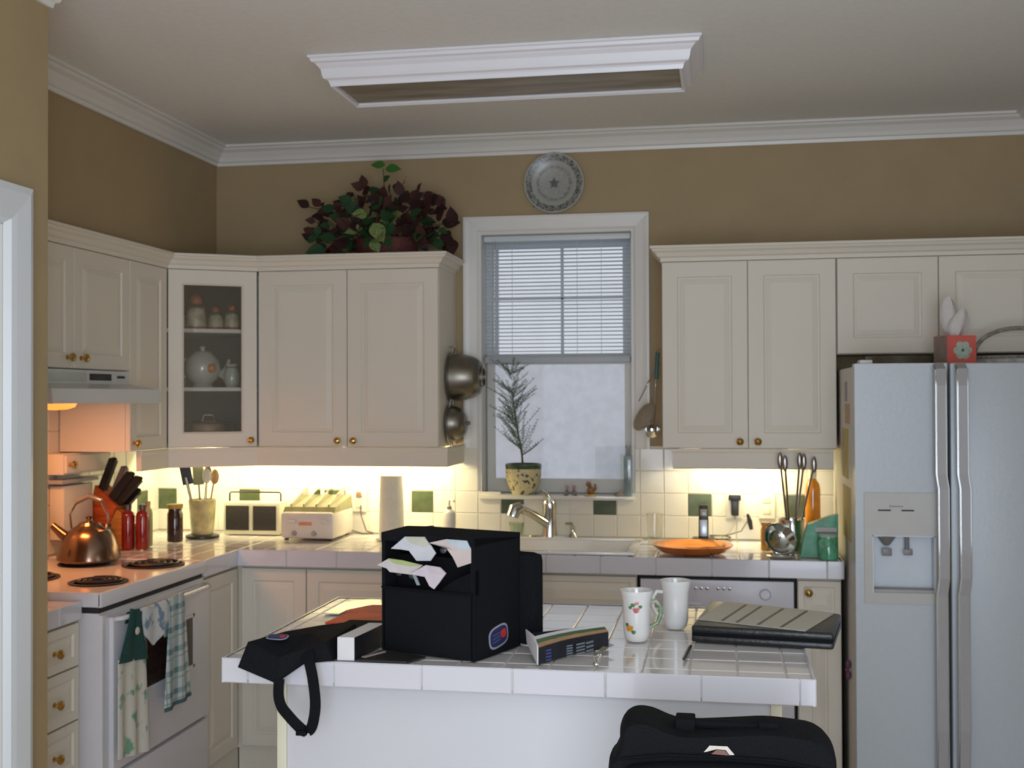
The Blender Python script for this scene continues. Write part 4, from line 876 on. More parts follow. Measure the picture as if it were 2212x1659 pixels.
# ================================================================== WORKTOP THINGS, RIGHT
op = MB().lathe([(.0001, .006), (.085, .006), (.125, .014), (.158, .034), (.163, .034), (.160, .028), (.128, .004), (.09, 0), (.0001, 0)], (0, 0, 0), 48).build('copper_plate', mat('copper_plate', (.78, .26, .04), .17, metal=.75, var=.12, scale=9), None, smooth=True)
op.location = (.160, -.470, .938); tag(op, 'round shiny copper orange plate on the worktop by the sink', 'plate')
ph = thing('cordless_phone', 'silver and black cordless phone upright in its cradle', 'phone', (.200, -.165, .937))
MB().prism([(-.0, 0, 0), (0, -.0, 0)], (0, 0, 0)) if False else None
MB().box(.150, .250, -.215, -.115, .937, .962, b=.010).build('cradle', BLACKP, ph, smooth=True)
MB().box(-.021, .021, -.012, .012, 0, .150, b=.008, M=Matrix.Translation((.200, -.172, .952)) @ Matrix.Rotation(math.radians(-8), 4, 'X')).build('handset', BLACKP, ph, smooth=True)
MB().box(-.016, .016, -.015, -.011, .015, .085, b=.002, M=Matrix.Translation((.200, -.172, .952)) @ Matrix.Rotation(math.radians(-8), 4, 'X')).build('keypad', mat('keypad_silver', (.42, .45, .50), .25, metal=.5, var=.05), ph, smooth=True)
MB().box(-.015, .015, -.0145, -.011, .100, .130, b=.002, M=Matrix.Translation((.200, -.172, .952)) @ Matrix.Rotation(math.radians(-8), 4, 'X')).build('screen', mat('screen_grey', (.22, .20, .20), .15, var=.05), ph, smooth=True)
wc = [(.27+.045*math.cos(a*.5), -.10+.035*math.sin(a*.5), .941+.0012*a) for a in range(26)]
tag(MB().tube(wc+[(.36, -.06, .98), (.385, -.045, 1.02)], .0028, 6).build('coiled_cable', mat('cable_dark_grey', (.13, .12, .11), .5, var=.1), None, smooth=True), 'thin dark cable coiled on the worktop behind the copper plate', 'cable')
jp = MB().tube([(.388, -.030, 1.052), (.397, -.034, 1.02), (.404, -.036, .985)], [.006, .011, .008], 10).build('cable_connector', BLACKP, None, smooth=True)
tag(jp, 'black cable connector hanging on the wall right of the charger', 'connector')
# steel jug with tall utensils, bowl, amber bottle, green bag, green jar
sj = thing('steel_jug', 'shiny steel jug holding tall utensils near the fridge', 'jug', (.552, -.415, .937))
MB().lathe([(.0001, 0), (.050, 0), (.056, .02), (.058, .07), (.050, .115), (.053, .135), (.050, .135), (.046, .116), (.052, .07), (.050, .02), (.0001, .006)], (.552, -.415, .937), 28).build('jug_body', CHROME, sj, smooth=True)
MB().tube([(.502, -.425, 1.05), (.467, -.435, 1.045), (.460, -.435, 1.0), (.497, -.427, .965)], .006, 8).build('handle', CHROME, sj, smooth=True)
for i, (dx, dy, L_, lb, kd) in enumerate(((-.040, .0, .385, 'tall dark steel ladle, leftmost in the steel jug', 'ladle'), (-.024, -.02, .375, 'thin steel utensil close to the leftmost ladle', 'ladle'), (.030, -.01, .385, 'dark steel utensil in the middle of the steel jug', 'ladle'), (.048, .01, .380, 'steel utensil with rounded end right of the middle one', 'ladle'), (.085, 0, .375, 'steel utensil leaning farthest right in the steel jug', 'ladle'))):
    utensil('ladle', lb, .552+dx*.15, -.415+dy, .950, dx, dy, L_, kd, mat('utensil_dark_steel', (.30, .27, .25), .25, metal=1.0, var=.1), group='tall utensils in the steel jug')
bw = thing('steel_bowl', 'small polished steel bowl tipped up beside the copper plate', 'bowl', (.500, -.53, .937))
MBW = Matrix.Translation((.500, -.525, 1.002)) @ Matrix.Rotation(math.radians(58), 4, 'X') @ Matrix.Rotation(math.radians(20), 4, 'Y')
MB().lathe([(.0001, -.035), (.030, -.034), (.052, -.020), (.064, .006), (.068, .008), (.066, .010), (.060, .005), (.049, -.016), (.028, -.030), (.0001, -.031)], (0, 0, 0), 32, MBW).build('bowl_shell', CHROME, bw, smooth=True)
MB().lathe([(.0001, 0), (.052, 0), (.056, .006), (.050, .010), (.0001, .010)], (.500, -.545, .937), 28).build('saucer_foot', CHROME, bw, smooth=True)
bottle('amber_bottle', 'amber orange bottle with white cap beside the green bag', .655, -.16, .032, .32, mat('amber_glass', (.55, .20, .015), .12, var=.25, scale=14, coat=.4), 1, mat('cap_white', (.8, .78, .66), .3, var=.02), 'bottle')
bottle('honey_jar', 'small orange jar in front of the steel jug', .455, -.36, .022, .115, mat('honey_orange', (.60, .28, .03), .2, var=.15), 1, mat('lid_orange', (.55, .28, .08), .4, var=.1), 'jar', .8)
bottle('pepper_mill', 'short dark jar at the left side of the steel jug', .500, -.33, .020, .10, mat('mill_dark', (.06, .04, .03), .3, var=.2), 1, mat('mill_top', (.35, .16, .05), .4, var=.2), 'jar', .8)
GBG = mat('green_plastic_bag', (.028, .27, .12), .32, var=.22, scale=22, bump=.4)
gb = thing('green_bag', 'crumpled green plastic bag with a white label by the fridge', 'bag', (.66, -.51, .937))
MB().prism([(.578, -.54, .937), (.722, -.54, .937), (.722, -.54, 1.105), (.690, -.54, 1.095), (.606, -.54, 1.062), (.592, -.54, 1.01)], (0, .055, 0)).build('bag_body', GBG, gb)
MB().box(.634, .715, -.5455, -.5405, 1.036, 1.054).build('label', mat('label_pale', (.50, .47, .45), .6, var=.05), gb)
bottle('green_jar', 'small green glass jar in front of the green bag', .680, -.592, .036, .098, mat('green_jar_glass', (.10, .36, .20), .08, var=.3, scale=25, coat=.5), 1, mat('lid_silver_green', (.34, .44, .36), .3, var=.1), 'jar', .85)

# ================================================================== WINDOW SILL THINGS
pp = thing('potted_plant', 'thin rosemary plant in a leopard-spotted cream pot on the window sill', 'plant', (-.610, .014, WZ0))
SPOT = mat('pot_spotted', (.62, .54, .30), .35, scale=62, col2=(.06, .05, .03)); e = SPOT.node_tree.nodes['Color Ramp'].color_ramp.elements; e[0].position = .57; e[1].position = .60
MB().lathe([(.0001, 0), (.050, 0), (.060, .02), (.074, .055), (.081, .085), (.082, .118)], (-.610, .014, WZ0), 32).build('pot', SPOT, pp, smooth=True)
MB().lathe([(.080, .118), (.083, .124), (.083, .138), (.079, .140), (.074, .122), (.0001, .118)], (-.610, .014, WZ0), 32).build('pot_rim', mat('rim_dark_green', (.05, .085, .03), .25, var=.2), pp, smooth=True)
stm = MB(); nd = MB(); rnd = random.Random(3)
spine = [Vector((-.610, .005, 1.24)), Vector((-.615, .0, 1.31)), Vector((-.630, -.005, 1.40)), Vector((-.645, -.005, 1.50)), Vector((-.66, .0, 1.60)), Vector((-.665, .0, 1.69))]
def sp_at(t): i = min(int(t*5), 4); f = t*5-i; return spine[i].lerp(spine[i+1], f)
stm.tube(spine[:5], [.006, .005, .004, .003, .002], 6)
for k in range(110):
    t = .16+.82*rnd.random(); p = sp_at(t); a = rnd.uniform(0, 2*PI); L_ = rnd.uniform(.06, .17)*(1.1-.35*t)
    d = Vector((math.cos(a), math.sin(a)*.45, rnd.uniform(.35, 1.3))).normalized(); q2 = p+d*L_; q1 = p+d*L_*.5+Vector((0, 0, -.004))
    stm.tube([p, q1, q2], .0008, 4, cap=False)
    for j in range(9):
        f = j/9+.08; c_ = p.lerp(q2, f)
        for s_ in (-1, 1):
            n_d = (d*.7+Vector((s_*rnd.uniform(.3, .9), rnd.uniform(-.5, .5), rnd.uniform(-.2, .5)))).normalized(); L2 = rnd.uniform(.010, .020); sd = n_d.cross(Vector((0, 1, .2))).normalized()*.0013
            nd.add([c_-sd, c_+sd, c_+n_d*L2], [(0, 1, 2)])
stm.build('stem', mat('rosemary_stem', (.12, .11, .06), .7, var=.2), pp)
fo = nd.build('foliage', mat('rosemary_green', (.10, .17, .105), .6, var=.4, scale=30), pp); fo['kind'] = 'stuff'
fg = thing('cat_figurine', 'tiny grey and pink pair of cats on the window sill', 'figurine', (-.388, -.045, WZ0))
CG = mat('figurine_grey', (.16, .15, .16), .4, var=.3, scale=80); CPK = mat('figurine_pink', (.42, .24, .25), .4, var=.2, scale=80)
for s_ in (-1, 1):
    x = -.388+s_*.016
    MB().ball((x, -.045, WZ0+.015), .012, 10, (.85, .8, 1.25)).ball((x+s_*.008, -.045, WZ0+.006), .007, 8).build('cat_body', CG, fg, smooth=True)
    MB().ball((x, -.046, WZ0+.036), .009, 10).lathe([(.004, 0), (.0003, .010)], (x-.005, -.046, WZ0+.042), 6).lathe([(.004, 0), (.0003, .010)], (x+.005, -.046, WZ0+.042), 6).build('cat_head', CPK, fg, smooth=True)
fd = thing('squirrel_figurine', 'small brown animal figurine on a yellow base on the sill', 'figurine', (-.300, -.045, WZ0))
BRN = mat('figurine_brown', (.25, .12, .05), .4, var=.4, scale=60)
MB().lathe([(.0001, 0), (.026, 0), (.024, .008), (.0001, .010)], (-.300, -.045, WZ0), 16).build('base', mat('figurine_base', (.42, .30, .08), .4, var=.1), fd, smooth=True)
MB().ball((-.298, -.045, WZ0+.026), .017, 12, (1, .8, 1.2)).ball((-.288, -.048, WZ0+.030), .008, 8).build('animal_body', BRN, fd, smooth=True)
MB().ball((-.306, -.047, WZ0+.052), .011, 10, (1.2, 1, 1)).lathe([(.004, 0), (.0003, .012)], (-.300, -.046, WZ0+.058), 6).lathe([(.004, 0), (.0003, .012)], (-.312, -.046, WZ0+.058), 6).build('animal_head', BRN, fd, smooth=True)
MB().tube([(-.286, -.040, WZ0+.020), (-.276, -.038, WZ0+.035), (-.279, -.038, WZ0+.055)], [.005, .007, .004], 8).build('tail', BRN, fd, smooth=True)
vz = thing('glass_bottle', 'tall slim blue-grey glass bottle at the right end of the sill', 'bottle', (-.131, -.030, WZ0))
VZM = mat('blue_grey_glass', (.20, .26, .27), .12, var=.2, scale=20, coat=.4)
MB().box(-.151, -.114, -.048, -.012, WZ0, WZ0+.180, b=.006).build('bottle_body', VZM, vz, smooth=True)
MB().lathe([(.016, .178), (.009, .192), (.008, .215), (.011, .218), (.011, .226), (.0001, .228)], (-.1325, -.030, WZ0), 14).build('bottle_neck', VZM, vz, smooth=True)
sh = MB().ball((0, 0, .010), .018, 12, (1, .8, .55)).lathe([(.006, 0), (.0005, .018)], (.010, 0, .016), 8).build('sea_shell', mat('shell_grey_brown', (.24, .19, .17), .5, var=.3, scale=50), None, smooth=True)
sh.location = (-.176, -.050, WZ0); tag(sh, 'small grey-brown shell left of the slim glass bottle', 'shell')

# ================================================================== HANGING UTENSILS
def hang_bowl(nm, lb, y, z, r, dep, flat_r):
    t_ = thing(nm, lb, nm.replace('_', ' '), (-.916, y, z)); M = Matrix.Translation((-.905, y, z)) @ Matrix.Rotation(PI/2, 4, 'Y')
    prof = [(r+.008, .000), (r+.008, .004), (r, .006)]+[(flat_r+(r-flat_r)*math.cos(PI/2*i/7)**.9, .006+(dep-.006)*math.sin(PI/2*i/7)) for i in range(8)]+[(.0001, dep)]
    MB().lathe(prof, (0, 0, 0), 32, M).build('bowl_shell', STEEL, t_, smooth=True)
    MB().lathe([(flat_r*.9, dep), (flat_r*.9, dep+.010), (flat_r*.8, dep+.010), (flat_r*.8, dep)], (0, 0, 0), 24, M).build('foot_ring', STEEL, t_, smooth=True)
    for s_ in (-1, 1): MB().tube([(-.902, y-.03, z+s_*(r+.004)), (-.896, y-.02, z+s_*(r+.026)), (-.896, y+.02, z+s_*(r+.026)), (-.902, y+.03, z+s_*(r+.004))], .003, 6).build('handle', CHROME, t_, smooth=True)
    MB().tube([(-.918, y, z+r+.030), (-.900, y, z+r+.030), (-.897, y, z+r+.022), (-.893, y, z+r+.026)], .0025, 6).build('hook', BRASS, t_, smooth=True)
hang_bowl('colander', 'large steel colander hanging on the cabinet side left of the window', -.145, 1.655, .106, .135, .050)
hang_bowl('strainer', 'smaller rounded steel strainer hanging below the large colander', -.190, 1.450, .078, .080, .010)
ld = thing('hanging_ladle', 'steel ladle with teal handle hanging right of the window', 'ladle', (.008, -.15, 1.755))
MB().tube([(.009, -.15, 1.757), (.006, -.15, 1.745), (.002, -.15, 1.640)], .0085, 10).build('handle', mat('teal_handle', (.01, .10, .10), .35, var=.1), ld, smooth=True)
MB().tube([(.003, -.15, 1.645), (-.004, -.15, 1.50), (-.008, -.155, 1.440)], .0035, 8).build('shaft', CHROME, ld, smooth=True)
MB().lathe([(.036, .004), (.034, -.010), (.026, -.028), (.012, -.037), (.0001, -.039)], (-.018, -.168, 1.425), 24, Matrix.Rotation(math.radians(25), 4, 'X')).build('ladle_bowl', CHROME, ld, smooth=True)
MB().tube([(.036, -.15, 1.770), (.010, -.15, 1.770), (.006, -.15, 1.757), (.010, -.15, 1.750)], .002, 6).build('hook', BRASS, ld, smooth=True)
sm = thing('skimmer', 'wire-handled oval steel skimmer hanging beside the ladle', 'skimmer', (.0, -.10, 1.69))
MB().tube([(.036, -.10, 1.705), (.002, -.10, 1.705), (-.004, -.10, 1.690)], .002, 6).build('hook', BRASS, sm, smooth=True)
MB().tube([(-.003, -.10, 1.697), (-.012, -.10, 1.675), (-.045, -.105, 1.612), (-.078, -.11, 1.545)], .0030, 8).build('handle_wire', CHROME, sm, smooth=True)
MB().lathe([(.0001, -.012), (.030, -.008), (.062, .0), (.068, .003), (.066, .005), (.028, -.004), (.0001, -.008)], (0, 0, 0), 28, Matrix.Translation((-.058, -.115, 1.478)) @ Matrix.Rotation(math.radians(30), 4, 'Y') @ Matrix.Rotation(math.radians(62), 4, 'Z') @ Matrix.Rotation(PI/2, 4, 'X') @ Matrix.Scale(1.0, 4, (1, 0, 0))).build('skimmer_disc', mat('skimmer_steel', (.50, .47, .42), .45, metal=.6, var=.1, scale=120, bump=.3), sm, smooth=True)

# ================================================================== DISHES IN THE GLASS CABINET
def at_cab(u_, v_): p = A+u*u_-nrm*v_; return p.x, p.y
DR = mat('ceramic_cream', (.40, .37, .25), .3, var=.25, scale=30); DRR = mat('ceramic_red_brown', (.30, .09, .045), .35, var=.3, scale=40); DRG = mat('ceramic_green', (.10, .15, .10), .35, var=.3, scale=40); DW = mat('ceramic_white_floral', (.42, .44, .38), .18, var=.03, scale=15, coat=.4)
def canister(lb, u_, v_, r, h, head):
    x, y = at_cab(u_, v_); z = SHZ[1]; t_ = thing('ceramic_figure_jar', lb, 'jar', (x, y, z), group=None)
    MB().lathe([(.0001, 0), (r, 0), (r*1.05, h*.2), (r*.95, h*.7), (r*.75, h), (.0001, h)], (x, y, z), 22).build('jar_body', DR, t_, smooth=True)
    MB().lathe([(r*1.02, 0), (r*1.08, .004), (r*1.08, .012), (r*1.02, .014)], (x, y, z), 22).build('red_band', DRR, t_, smooth=True)
    MB().lathe([(r*.78, h-.004), (r*.85, h+.004), (r*.5, h+.012), (.0001, h+.014)], (x, y, z), 22).build('lid', DRG, t_, smooth=True)
    MB().ball((x, y, z+h+.012+head*.7), head, 12, (1, 1, .95)).build('lid_figure', DRR, t_, smooth=True)
canister('tall cream ceramic figure jar on the top shelf of the glass cabinet', .130, .10, .045, .095, .030)
canister('short cream jar with red lid on the top shelf, in the middle', .215, .10, .034, .065, .018)
canister('short cream jar at the right end of the top glass cabinet shelf', .285, .09, .034, .072, .020)
canister('small cream jar at the left end of the top glass cabinet shelf', .080, .16, .032, .070, .018)
x, y = at_cab(.160, .12); z = SHZ[0]
tp = thing('teapot', 'white round teapot with orange flower on the middle cabinet shelf', 'teapot', (x, y, z))
MB().lathe([(.0001, 0), (.045, 0), (.048, .008), (.040, .016), (.066, .040), (.080, .080), (.074, .120), (.050, .145), (.0001, .147)], (x, y, z), 28).build('teapot_body', DW, tp, smooth=True)
MB().lathe([(.052, .143), (.040, .158), (.012, .164), (.012, .172), (.016, .180), (.0001, .188)], (x, y, z), 22).build('lid', DW, tp, smooth=True)
uu = Vector((u.x, u.y, 0)); pc = Vector((x, y, z))
MB().tube([pc+uu*.070+Vector((0, 0, .05)), pc+uu*.100+Vector((0, 0, .08)), pc+uu*.118+Vector((0, 0, .125))], [.018, .012, .008], 10).build('spout', DW, tp, smooth=True)
MB().tube([pc-uu*.070+Vector((0, 0, .125)), pc-uu*.108+Vector((0, 0, .115)), pc-uu*.108+Vector((0, 0, .065)), pc-uu*.072+Vector((0, 0, .045))], .007, 8).build('handle', DW, tp, smooth=True)
nf = Vector((nrm.x, nrm.y, 0)); MB().ball(pc+nf*.068+uu*.030+Vector((0, 0, .085)), .022, 10, (1, 1, 1)).build('flower_print', mat('flower_orange', (.50, .20, .06), .4, var=.3, scale=80), tp, smooth=True)
x, y = at_cab(.285, .10); cr_ = thing('creamer', 'white creamer with blue trim right of the teapot', 'creamer', (x, y, z))
MB().lathe([(.0001, 0), (.026, 0), (.036, .03), (.036, .065), (.024, .09), (.030, .105), (.027, .105), (.020, .09), (.0001, .02)], (x, y, z), 22).build('creamer_body', DW, cr_, smooth=True)
MB().lathe([(.0245, .086), (.027, .090), (.0245, .094)], (x, y, z), 22).build('blue_band', mat('blue_trim', (.10, .14, .22), .3, var=.2), cr_, smooth=True)
pc = Vector((x, y, z)); MB().tube([pc-uu*.030+Vector((0, 0, .085)), pc-uu*.052+Vector((0, 0, .07)), pc-uu*.034+Vector((0, 0, .035))], .004, 8).build('handle', DW, cr_, smooth=True)
x, y = at_cab(.060, .10); gs = MB().lathe([(.0001, 0), (.022, 0), (.026, .03), (.016, .055), (.0001, .06)], (0, 0, 0), 16).build('salt_shaker', DRG, None, smooth=True); gs.location = (x, y, z); tag(gs, 'small green ceramic shaker at the left of the teapot', 'shaker')
x, y = at_cab(.185, .12); z = ZU0+th; ct = thing('casserole_dish', 'tan casserole in a wire stand on the bottom cabinet shelf', 'dish', (x, y, z))
pc = Vector((x, y, z))
MB().lathe([(.0001, .012), (.055, .012), (.070, .030), (.074, .075), (.068, .085), (.0001, .092)], (x, y, z), 26).build('dish_body', mat('casserole_tan', (.30, .22, .15), .4, var=.15), ct, smooth=True)
MB().tube([pc+uu*.085*math.cos(a*PI/14)+nf*.085*math.sin(a*PI/14)+Vector((0, 0, .095)) for a in range(29)], .004, 6).build('rim_wire', STEEL, ct, smooth=True)
for s_ in (-1, 1): MB().tube([pc+uu*s_*.085+Vector((0, 0, .095)), pc+uu*s_*.110+Vector((0, 0, .085)), pc+uu*s_*.105+Vector((0, 0, .035)), pc+uu*s_*.075+Vector((0, 0, .004))], .0045, 6).build('stand_leg', STEEL, ct, smooth=True)
MB().tube([pc+uu*(-.03)+Vector((0, 0, .092)), pc+uu*(-.02)+Vector((0, 0, .125)), pc+uu*.02+Vector((0, 0, .125)), pc+uu*.03+Vector((0, 0, .092))], .004, 6).build('lid_handle', STEEL, ct, smooth=True)

# ================================================================== PLANT ON THE CABINETS
ap = thing('artificial_plant', 'bushy red and green leafy plant in a basket on the wall cabinets', 'plant', (-1.19, -.20, 2.189))
MB().lathe([(.0001, 0), (.130, 0), (.140, .03), (.150, .075), (.155, .08), (.148, .08), (.13, .03), (.0001, .01)], (-1.19, -.20, 2.189), 28, Matrix.Scale(.72, 4, (0, 1, 0))).build('basket', mat('basket_red_brown', (.10, .022, .016), .7, var=.4, scale=60, stretch=(1, 1, 4), bump=.8), ap, smooth=True)
LRED = mat('leaf_red_green', (.020, .032, .016), .5, scale=26, col2=(.105, .014, .022), bump=.2, spec=.15); LDG = mat('leaf_dark_green', (.016, .042, .018), .45, scale=30, col2=(.035, .085, .030), bump=.2, spec=.15)
LVG = mat('leaf_variegated', (.05, .10, .03), .5, scale=22, col2=(.30, .34, .12), bump=.2, spec=.15); LBG = mat('leaf_bright_green', (.035, .15, .02), .5, var=.2, scale=30); LMR = mat('leaf_maroon', (.050, .012, .016), .5, scale=26, col2=(.018, .018, .012), bump=.2, spec=.15)
def leaf_mesh(nm, m):
    prof = [(0, .004), (.12, .20), (.30, .34), (.5, .34), (.72, .22), (.9, .07), (1.0, .002)]; vs = []; fs = []
    for t, w_ in prof:
        zc_ = -.16*t*t; vs += [(-w_, t, zc_+.10*w_), (0, t, zc_-.0), (w_, t, zc_+.10*w_)]
    for i in range(len(prof)-1): a = i*3; fs += [(a, a+1, a+4, a+3), (a+1, a+2, a+5, a+4)]
    me = bpy.data.meshes.new(nm); me.from_pydata(vs, [], fs); me.materials.append(m)
    for p in me.polygons: p.use_smooth = True
    return me
LM = {k_: leaf_mesh('leaf', m_) for k_, m_ in (('r', LRED), ('g', LDG), ('v', LVG), ('b', LBG), ('m', LMR))}
rl = random.Random(11)
inv_ap = WMX[ap.name].inverted()
def put_leaf(p, d, upn, size, kind):
    d = Vector(d).normalized(); n_ = Vector(upn); n_ = (n_-d*n_.dot(d)).normalized(); xx = d.cross(n_)
    M = Matrix(((xx.x, d.x, n_.x, p[0]), (xx.y, d.y, n_.y, p[1]), (xx.z, d.z, n_.z, p[2]), (0, 0, 0, 1)))
    o = bpy.data.objects.new('leaf', LM[kind]); C.objects.link(o); o.parent = ap; o.matrix_basis = inv_ap @ M @ Matrix.Scale(size, 4)
stems = MB(); base = Vector((-1.19, -.20, 2.25))
def spray(tip, kinds, nl, size):
    tip = Vector(tip); mid = base.lerp(tip, .5)+Vector((0, 0, .05)); pts = []
    for i in range(7): t = i/6; pts.append(base*(1-t)**2+mid*2*t*(1-t)+tip*t*t)
    stems.tube(pts, .0022, 5)
    for j in range(nl):
        t = 1-j*.16 if nl < 6 else 1-j*.13; t = max(.2, t); i = min(int(t*6), 5); p = pts[i].lerp(pts[i+1], t*6-i)
        out = (tip-base).normalized(); side = 1 if j % 2 else -1
        d = (out*.6+Vector((side*rl.uniform(.2, .9), rl.uniform(-.9, .1), rl.uniform(-.7, .5)))).normalized()
        put_leaf(p, d, (rl.uniform(-.3, .3), -1.0, rl.uniform(.1, .8)), size*rl.uniform(.8, 1.2), rl.choice(kinds))
for tip, kn, nl, sz in (((-1.20, -.22, 2.585), 'b', 0, .05), ((-1.545, -.22, 2.425), 'mr', 3, .062), ((-1.44, -.24, 2.40), 'rm', 4, .070), ((-1.50, -.20, 2.30), 'mr', 3, .070), ((-1.46, -.25, 2.23), 'rg', 4, .080), ((-1.34, -.24, 2.44), 'gr', 5, .075), ((-1.29, -.22, 2.50), 'rm', 4, .070), ((-1.22, -.20, 2.47), 'rmg', 5, .075), ((-1.12, -.22, 2.46), 'rg', 5, .075), ((-1.05, -.22, 2.42), 'gr', 5, .075), ((-.99, -.24, 2.35), 'rmg', 5, .075), ((-.925, -.20, 2.41), 'mr', 4, .065), ((-.88, -.22, 2.33), 'mr', 4, .072), ((-.88, -.24, 2.26), 'rm', 4, .068), ((-.95, -.26, 2.26), 'rmg', 4, .075), ((-1.25, -.30, 2.37), 'gv', 5, .085), ((-1.14, -.30, 2.34), 'vgr', 5, .085), ((-1.33, -.28, 2.32), 'grm', 5, .080), ((-1.06, -.30, 2.32), 'rmg', 5, .080), ((-1.40, -.28, 2.27), 'gm', 5, .080), ((-1.18, -.28, 2.42), 'grm', 5, .075), ((-1.02, -.28, 2.25), 'rm', 4, .075), ((-1.36, -.27, 2.21), 'mg', 3, .075), ((-1.22, -.31, 2.27), 'vg', 4, .085)):
    spray(tip, kn, nl, sz)
for k in range(125):
    lx = rl.uniform(-1.52, -.90); top_ = 2.52-((lx+1.20)/.36)**2*.17; lz = rl.uniform(2.235, top_); ly = rl.uniform(-.30, -.13)
    d = Vector(((lx+1.2)*2.2+rl.uniform(-.6, .6), rl.uniform(-.9, .1), rl.uniform(-.6, .8))).normalized()
    put_leaf((lx, ly, lz), d, (rl.uniform(-.3, .3), -1.0, rl.uniform(.1, .8)), rl.uniform(.045, .078), rl.choice('rrmmggmr' if abs(lx+1.22) > .12 else 'rgggmv'))
    if k % 3 == 0: stems.tube([(-1.19+(lx+1.19)*.45, -.20, 2.24), (lx, ly, lz)], .0018, 4, cap=False)
put_leaf((-1.19, -.22, 2.600), (-1, -.15, .12), (.1, -1, .6), .068, 'b'); put_leaf((-1.19, -.22, 2.585), (1, -.1, .0), (0, -1, .6), .075, 'b'); put_leaf((-1.20, -.22, 2.53), (.5, -.3, .3), (0, -1, .4), .045, 'g')
put_leaf((-1.285, -.22, 2.50), (-.25, -.1, 1), (0, -1, .1), .065, 'r'); put_leaf((-1.27, -.30, 2.31), (-1, -.2, -.15), (0, -.9, .6), .085, 'v'); put_leaf((-1.22, -.31, 2.33), (.55, -.3, -.8), (.2, -.9, .5), .105, 'v'); put_leaf((-1.225, -.31, 2.26), (.5, -.3, -.8), (.1, -.9, .4), .075, 'v')
stems.build('stem', mat('plant_stem', (.07, .04, .025), .7, var=.2), ap)

# ================================================================== ISLAND
IX0, IX1, IY0, IY1 = -.924, .480, -2.572, -1.692
isl = thing('island', 'white tiled kitchen island with plain white panelled base', 'island', (-.22, -2.13, 0))
IPAN = mat('island_panel_white', (.62, .62, .645), .4, var=.01, scale=5)
MB().box(-.80, .400, -2.490, -1.76, .08, .885).build('base_body', CAB, isl)
MB().box(-.782, .382, -2.500, -2.488, .09, .883, b=.002).build('front_panel', IPAN, isl, smooth=True)
CTR = mat('corner_trim_cream', (.70, .67, .50), .45, var=.02, scale=8)
for a, b in ((-.806, -.782), (.382, .408)): MB().box(a, b, -2.506, -2.47, .08, .884, b=.002).build('corner_trim', CTR, isl, smooth=True)
MB().box(-.78, .38, -2.44, -1.80, 0, .08).build('toe_kick', DARK, isl)
MB().box(IX0+.006, IX1-.006, IY0+.006, IY1-.006, .884, .930).build('grout_bed', GROUT, isl)
top_tiles(isl, IX0+.002, IX1-.002, IY0+.002, IY1-.002, -.882, -2.507, .935)
for (p0, p1, nn_, stt) in (((IX0, IY0+.006, 0), (IX1, IY0+.006, 0), (0, -1), .148), ((IX1-.006, IY0, 0), (IX1-.006, IY1, 0), (1, 0), .0), ((IX1, IY1-.006, 0), (IX0, IY1-.006, 0), (0, 1), .05), ((IX0+.006, IY1, 0), (IX0+.006, IY0, 0), (-1, 0), .0)):
    edge_tiles(isl, p0, p1, nn_, .876, .9355, .2164, EDGET, stt)

# ---- black fabric organiser with leaflets
og = thing('fabric_organiser', 'black fabric display organiser open at the front, standing on the island', 'bag', (-.561, -2.428, .9365), math.atan2(-.098, .256))
ow, od_, oh = .274, .215, .293
def obox(name, m, *a, b=.004, par=None): return MB().box(*a, b=b).build(name, m, par or og, world=False, smooth=True)
def inpar(mb, name, m, **k): return mb.build(name, m, og, world=False, **k)
inpar(MB().box(0, ow, 0, .012, .0, .158, b=.005), 'front_panel', FABRIC, smooth=True)
inpar(MB().box(0, ow, od_-.012, od_, 0, oh-.006, b=.005), 'back_panel', FABRIC, smooth=True)
inpar(MB().prism([(.0, 0, 0), (0, od_, 0), (0, od_, oh-.004), (0, 0, oh)], (.010, 0, 0)), 'side_panel', FABRIC)
inpar(MB().prism([(ow-.010, 0, 0), (ow-.010, od_, 0), (ow-.010, od_, oh-.018), (ow-.010, 0, oh)], (.010, 0, 0)), 'side_panel', FABRIC)
inpar(MB().box(.004, ow-.004, .004, od_-.004, 0, .008), 'bottom_panel', FABRIC)
inpar(MB().prism([(0, -.002, oh-.020), (0, -.002, oh), (0, od_*.5, oh+.006), (0, od_, oh-.006), (0, od_, oh-.020)], (ow, 0, 0)), 'top_flap', FABRIC)
inpar(MB().prism([(.165, .004, .155), (ow, .002, .155), (ow, .002, .215), (.215, .006, .190)], (0, .02, 0)), 'front_gusset', FABRIC2)
for i, (v_, h_) in enumerate(((.05, .235), (.10, .25))): inpar(MB().box(.012, ow-.012, v_, v_+.006, .01, h_), 'pocket_divider', FABRIC2)
inpar(MB().box(.03, ow+.045, od_, od_+.05, .0, .235, b=.022), 'rear_pocket', FABRIC, smooth=True)
hem = MB().tube([(.002, -.003, .158), (ow-.002, -.003, .158)], .003, 6).tube([(ow+.001, -.001, .004), (ow+.001, -.001, oh)], .0026, 6); inpar(hem, 'piping', FABRIC2)
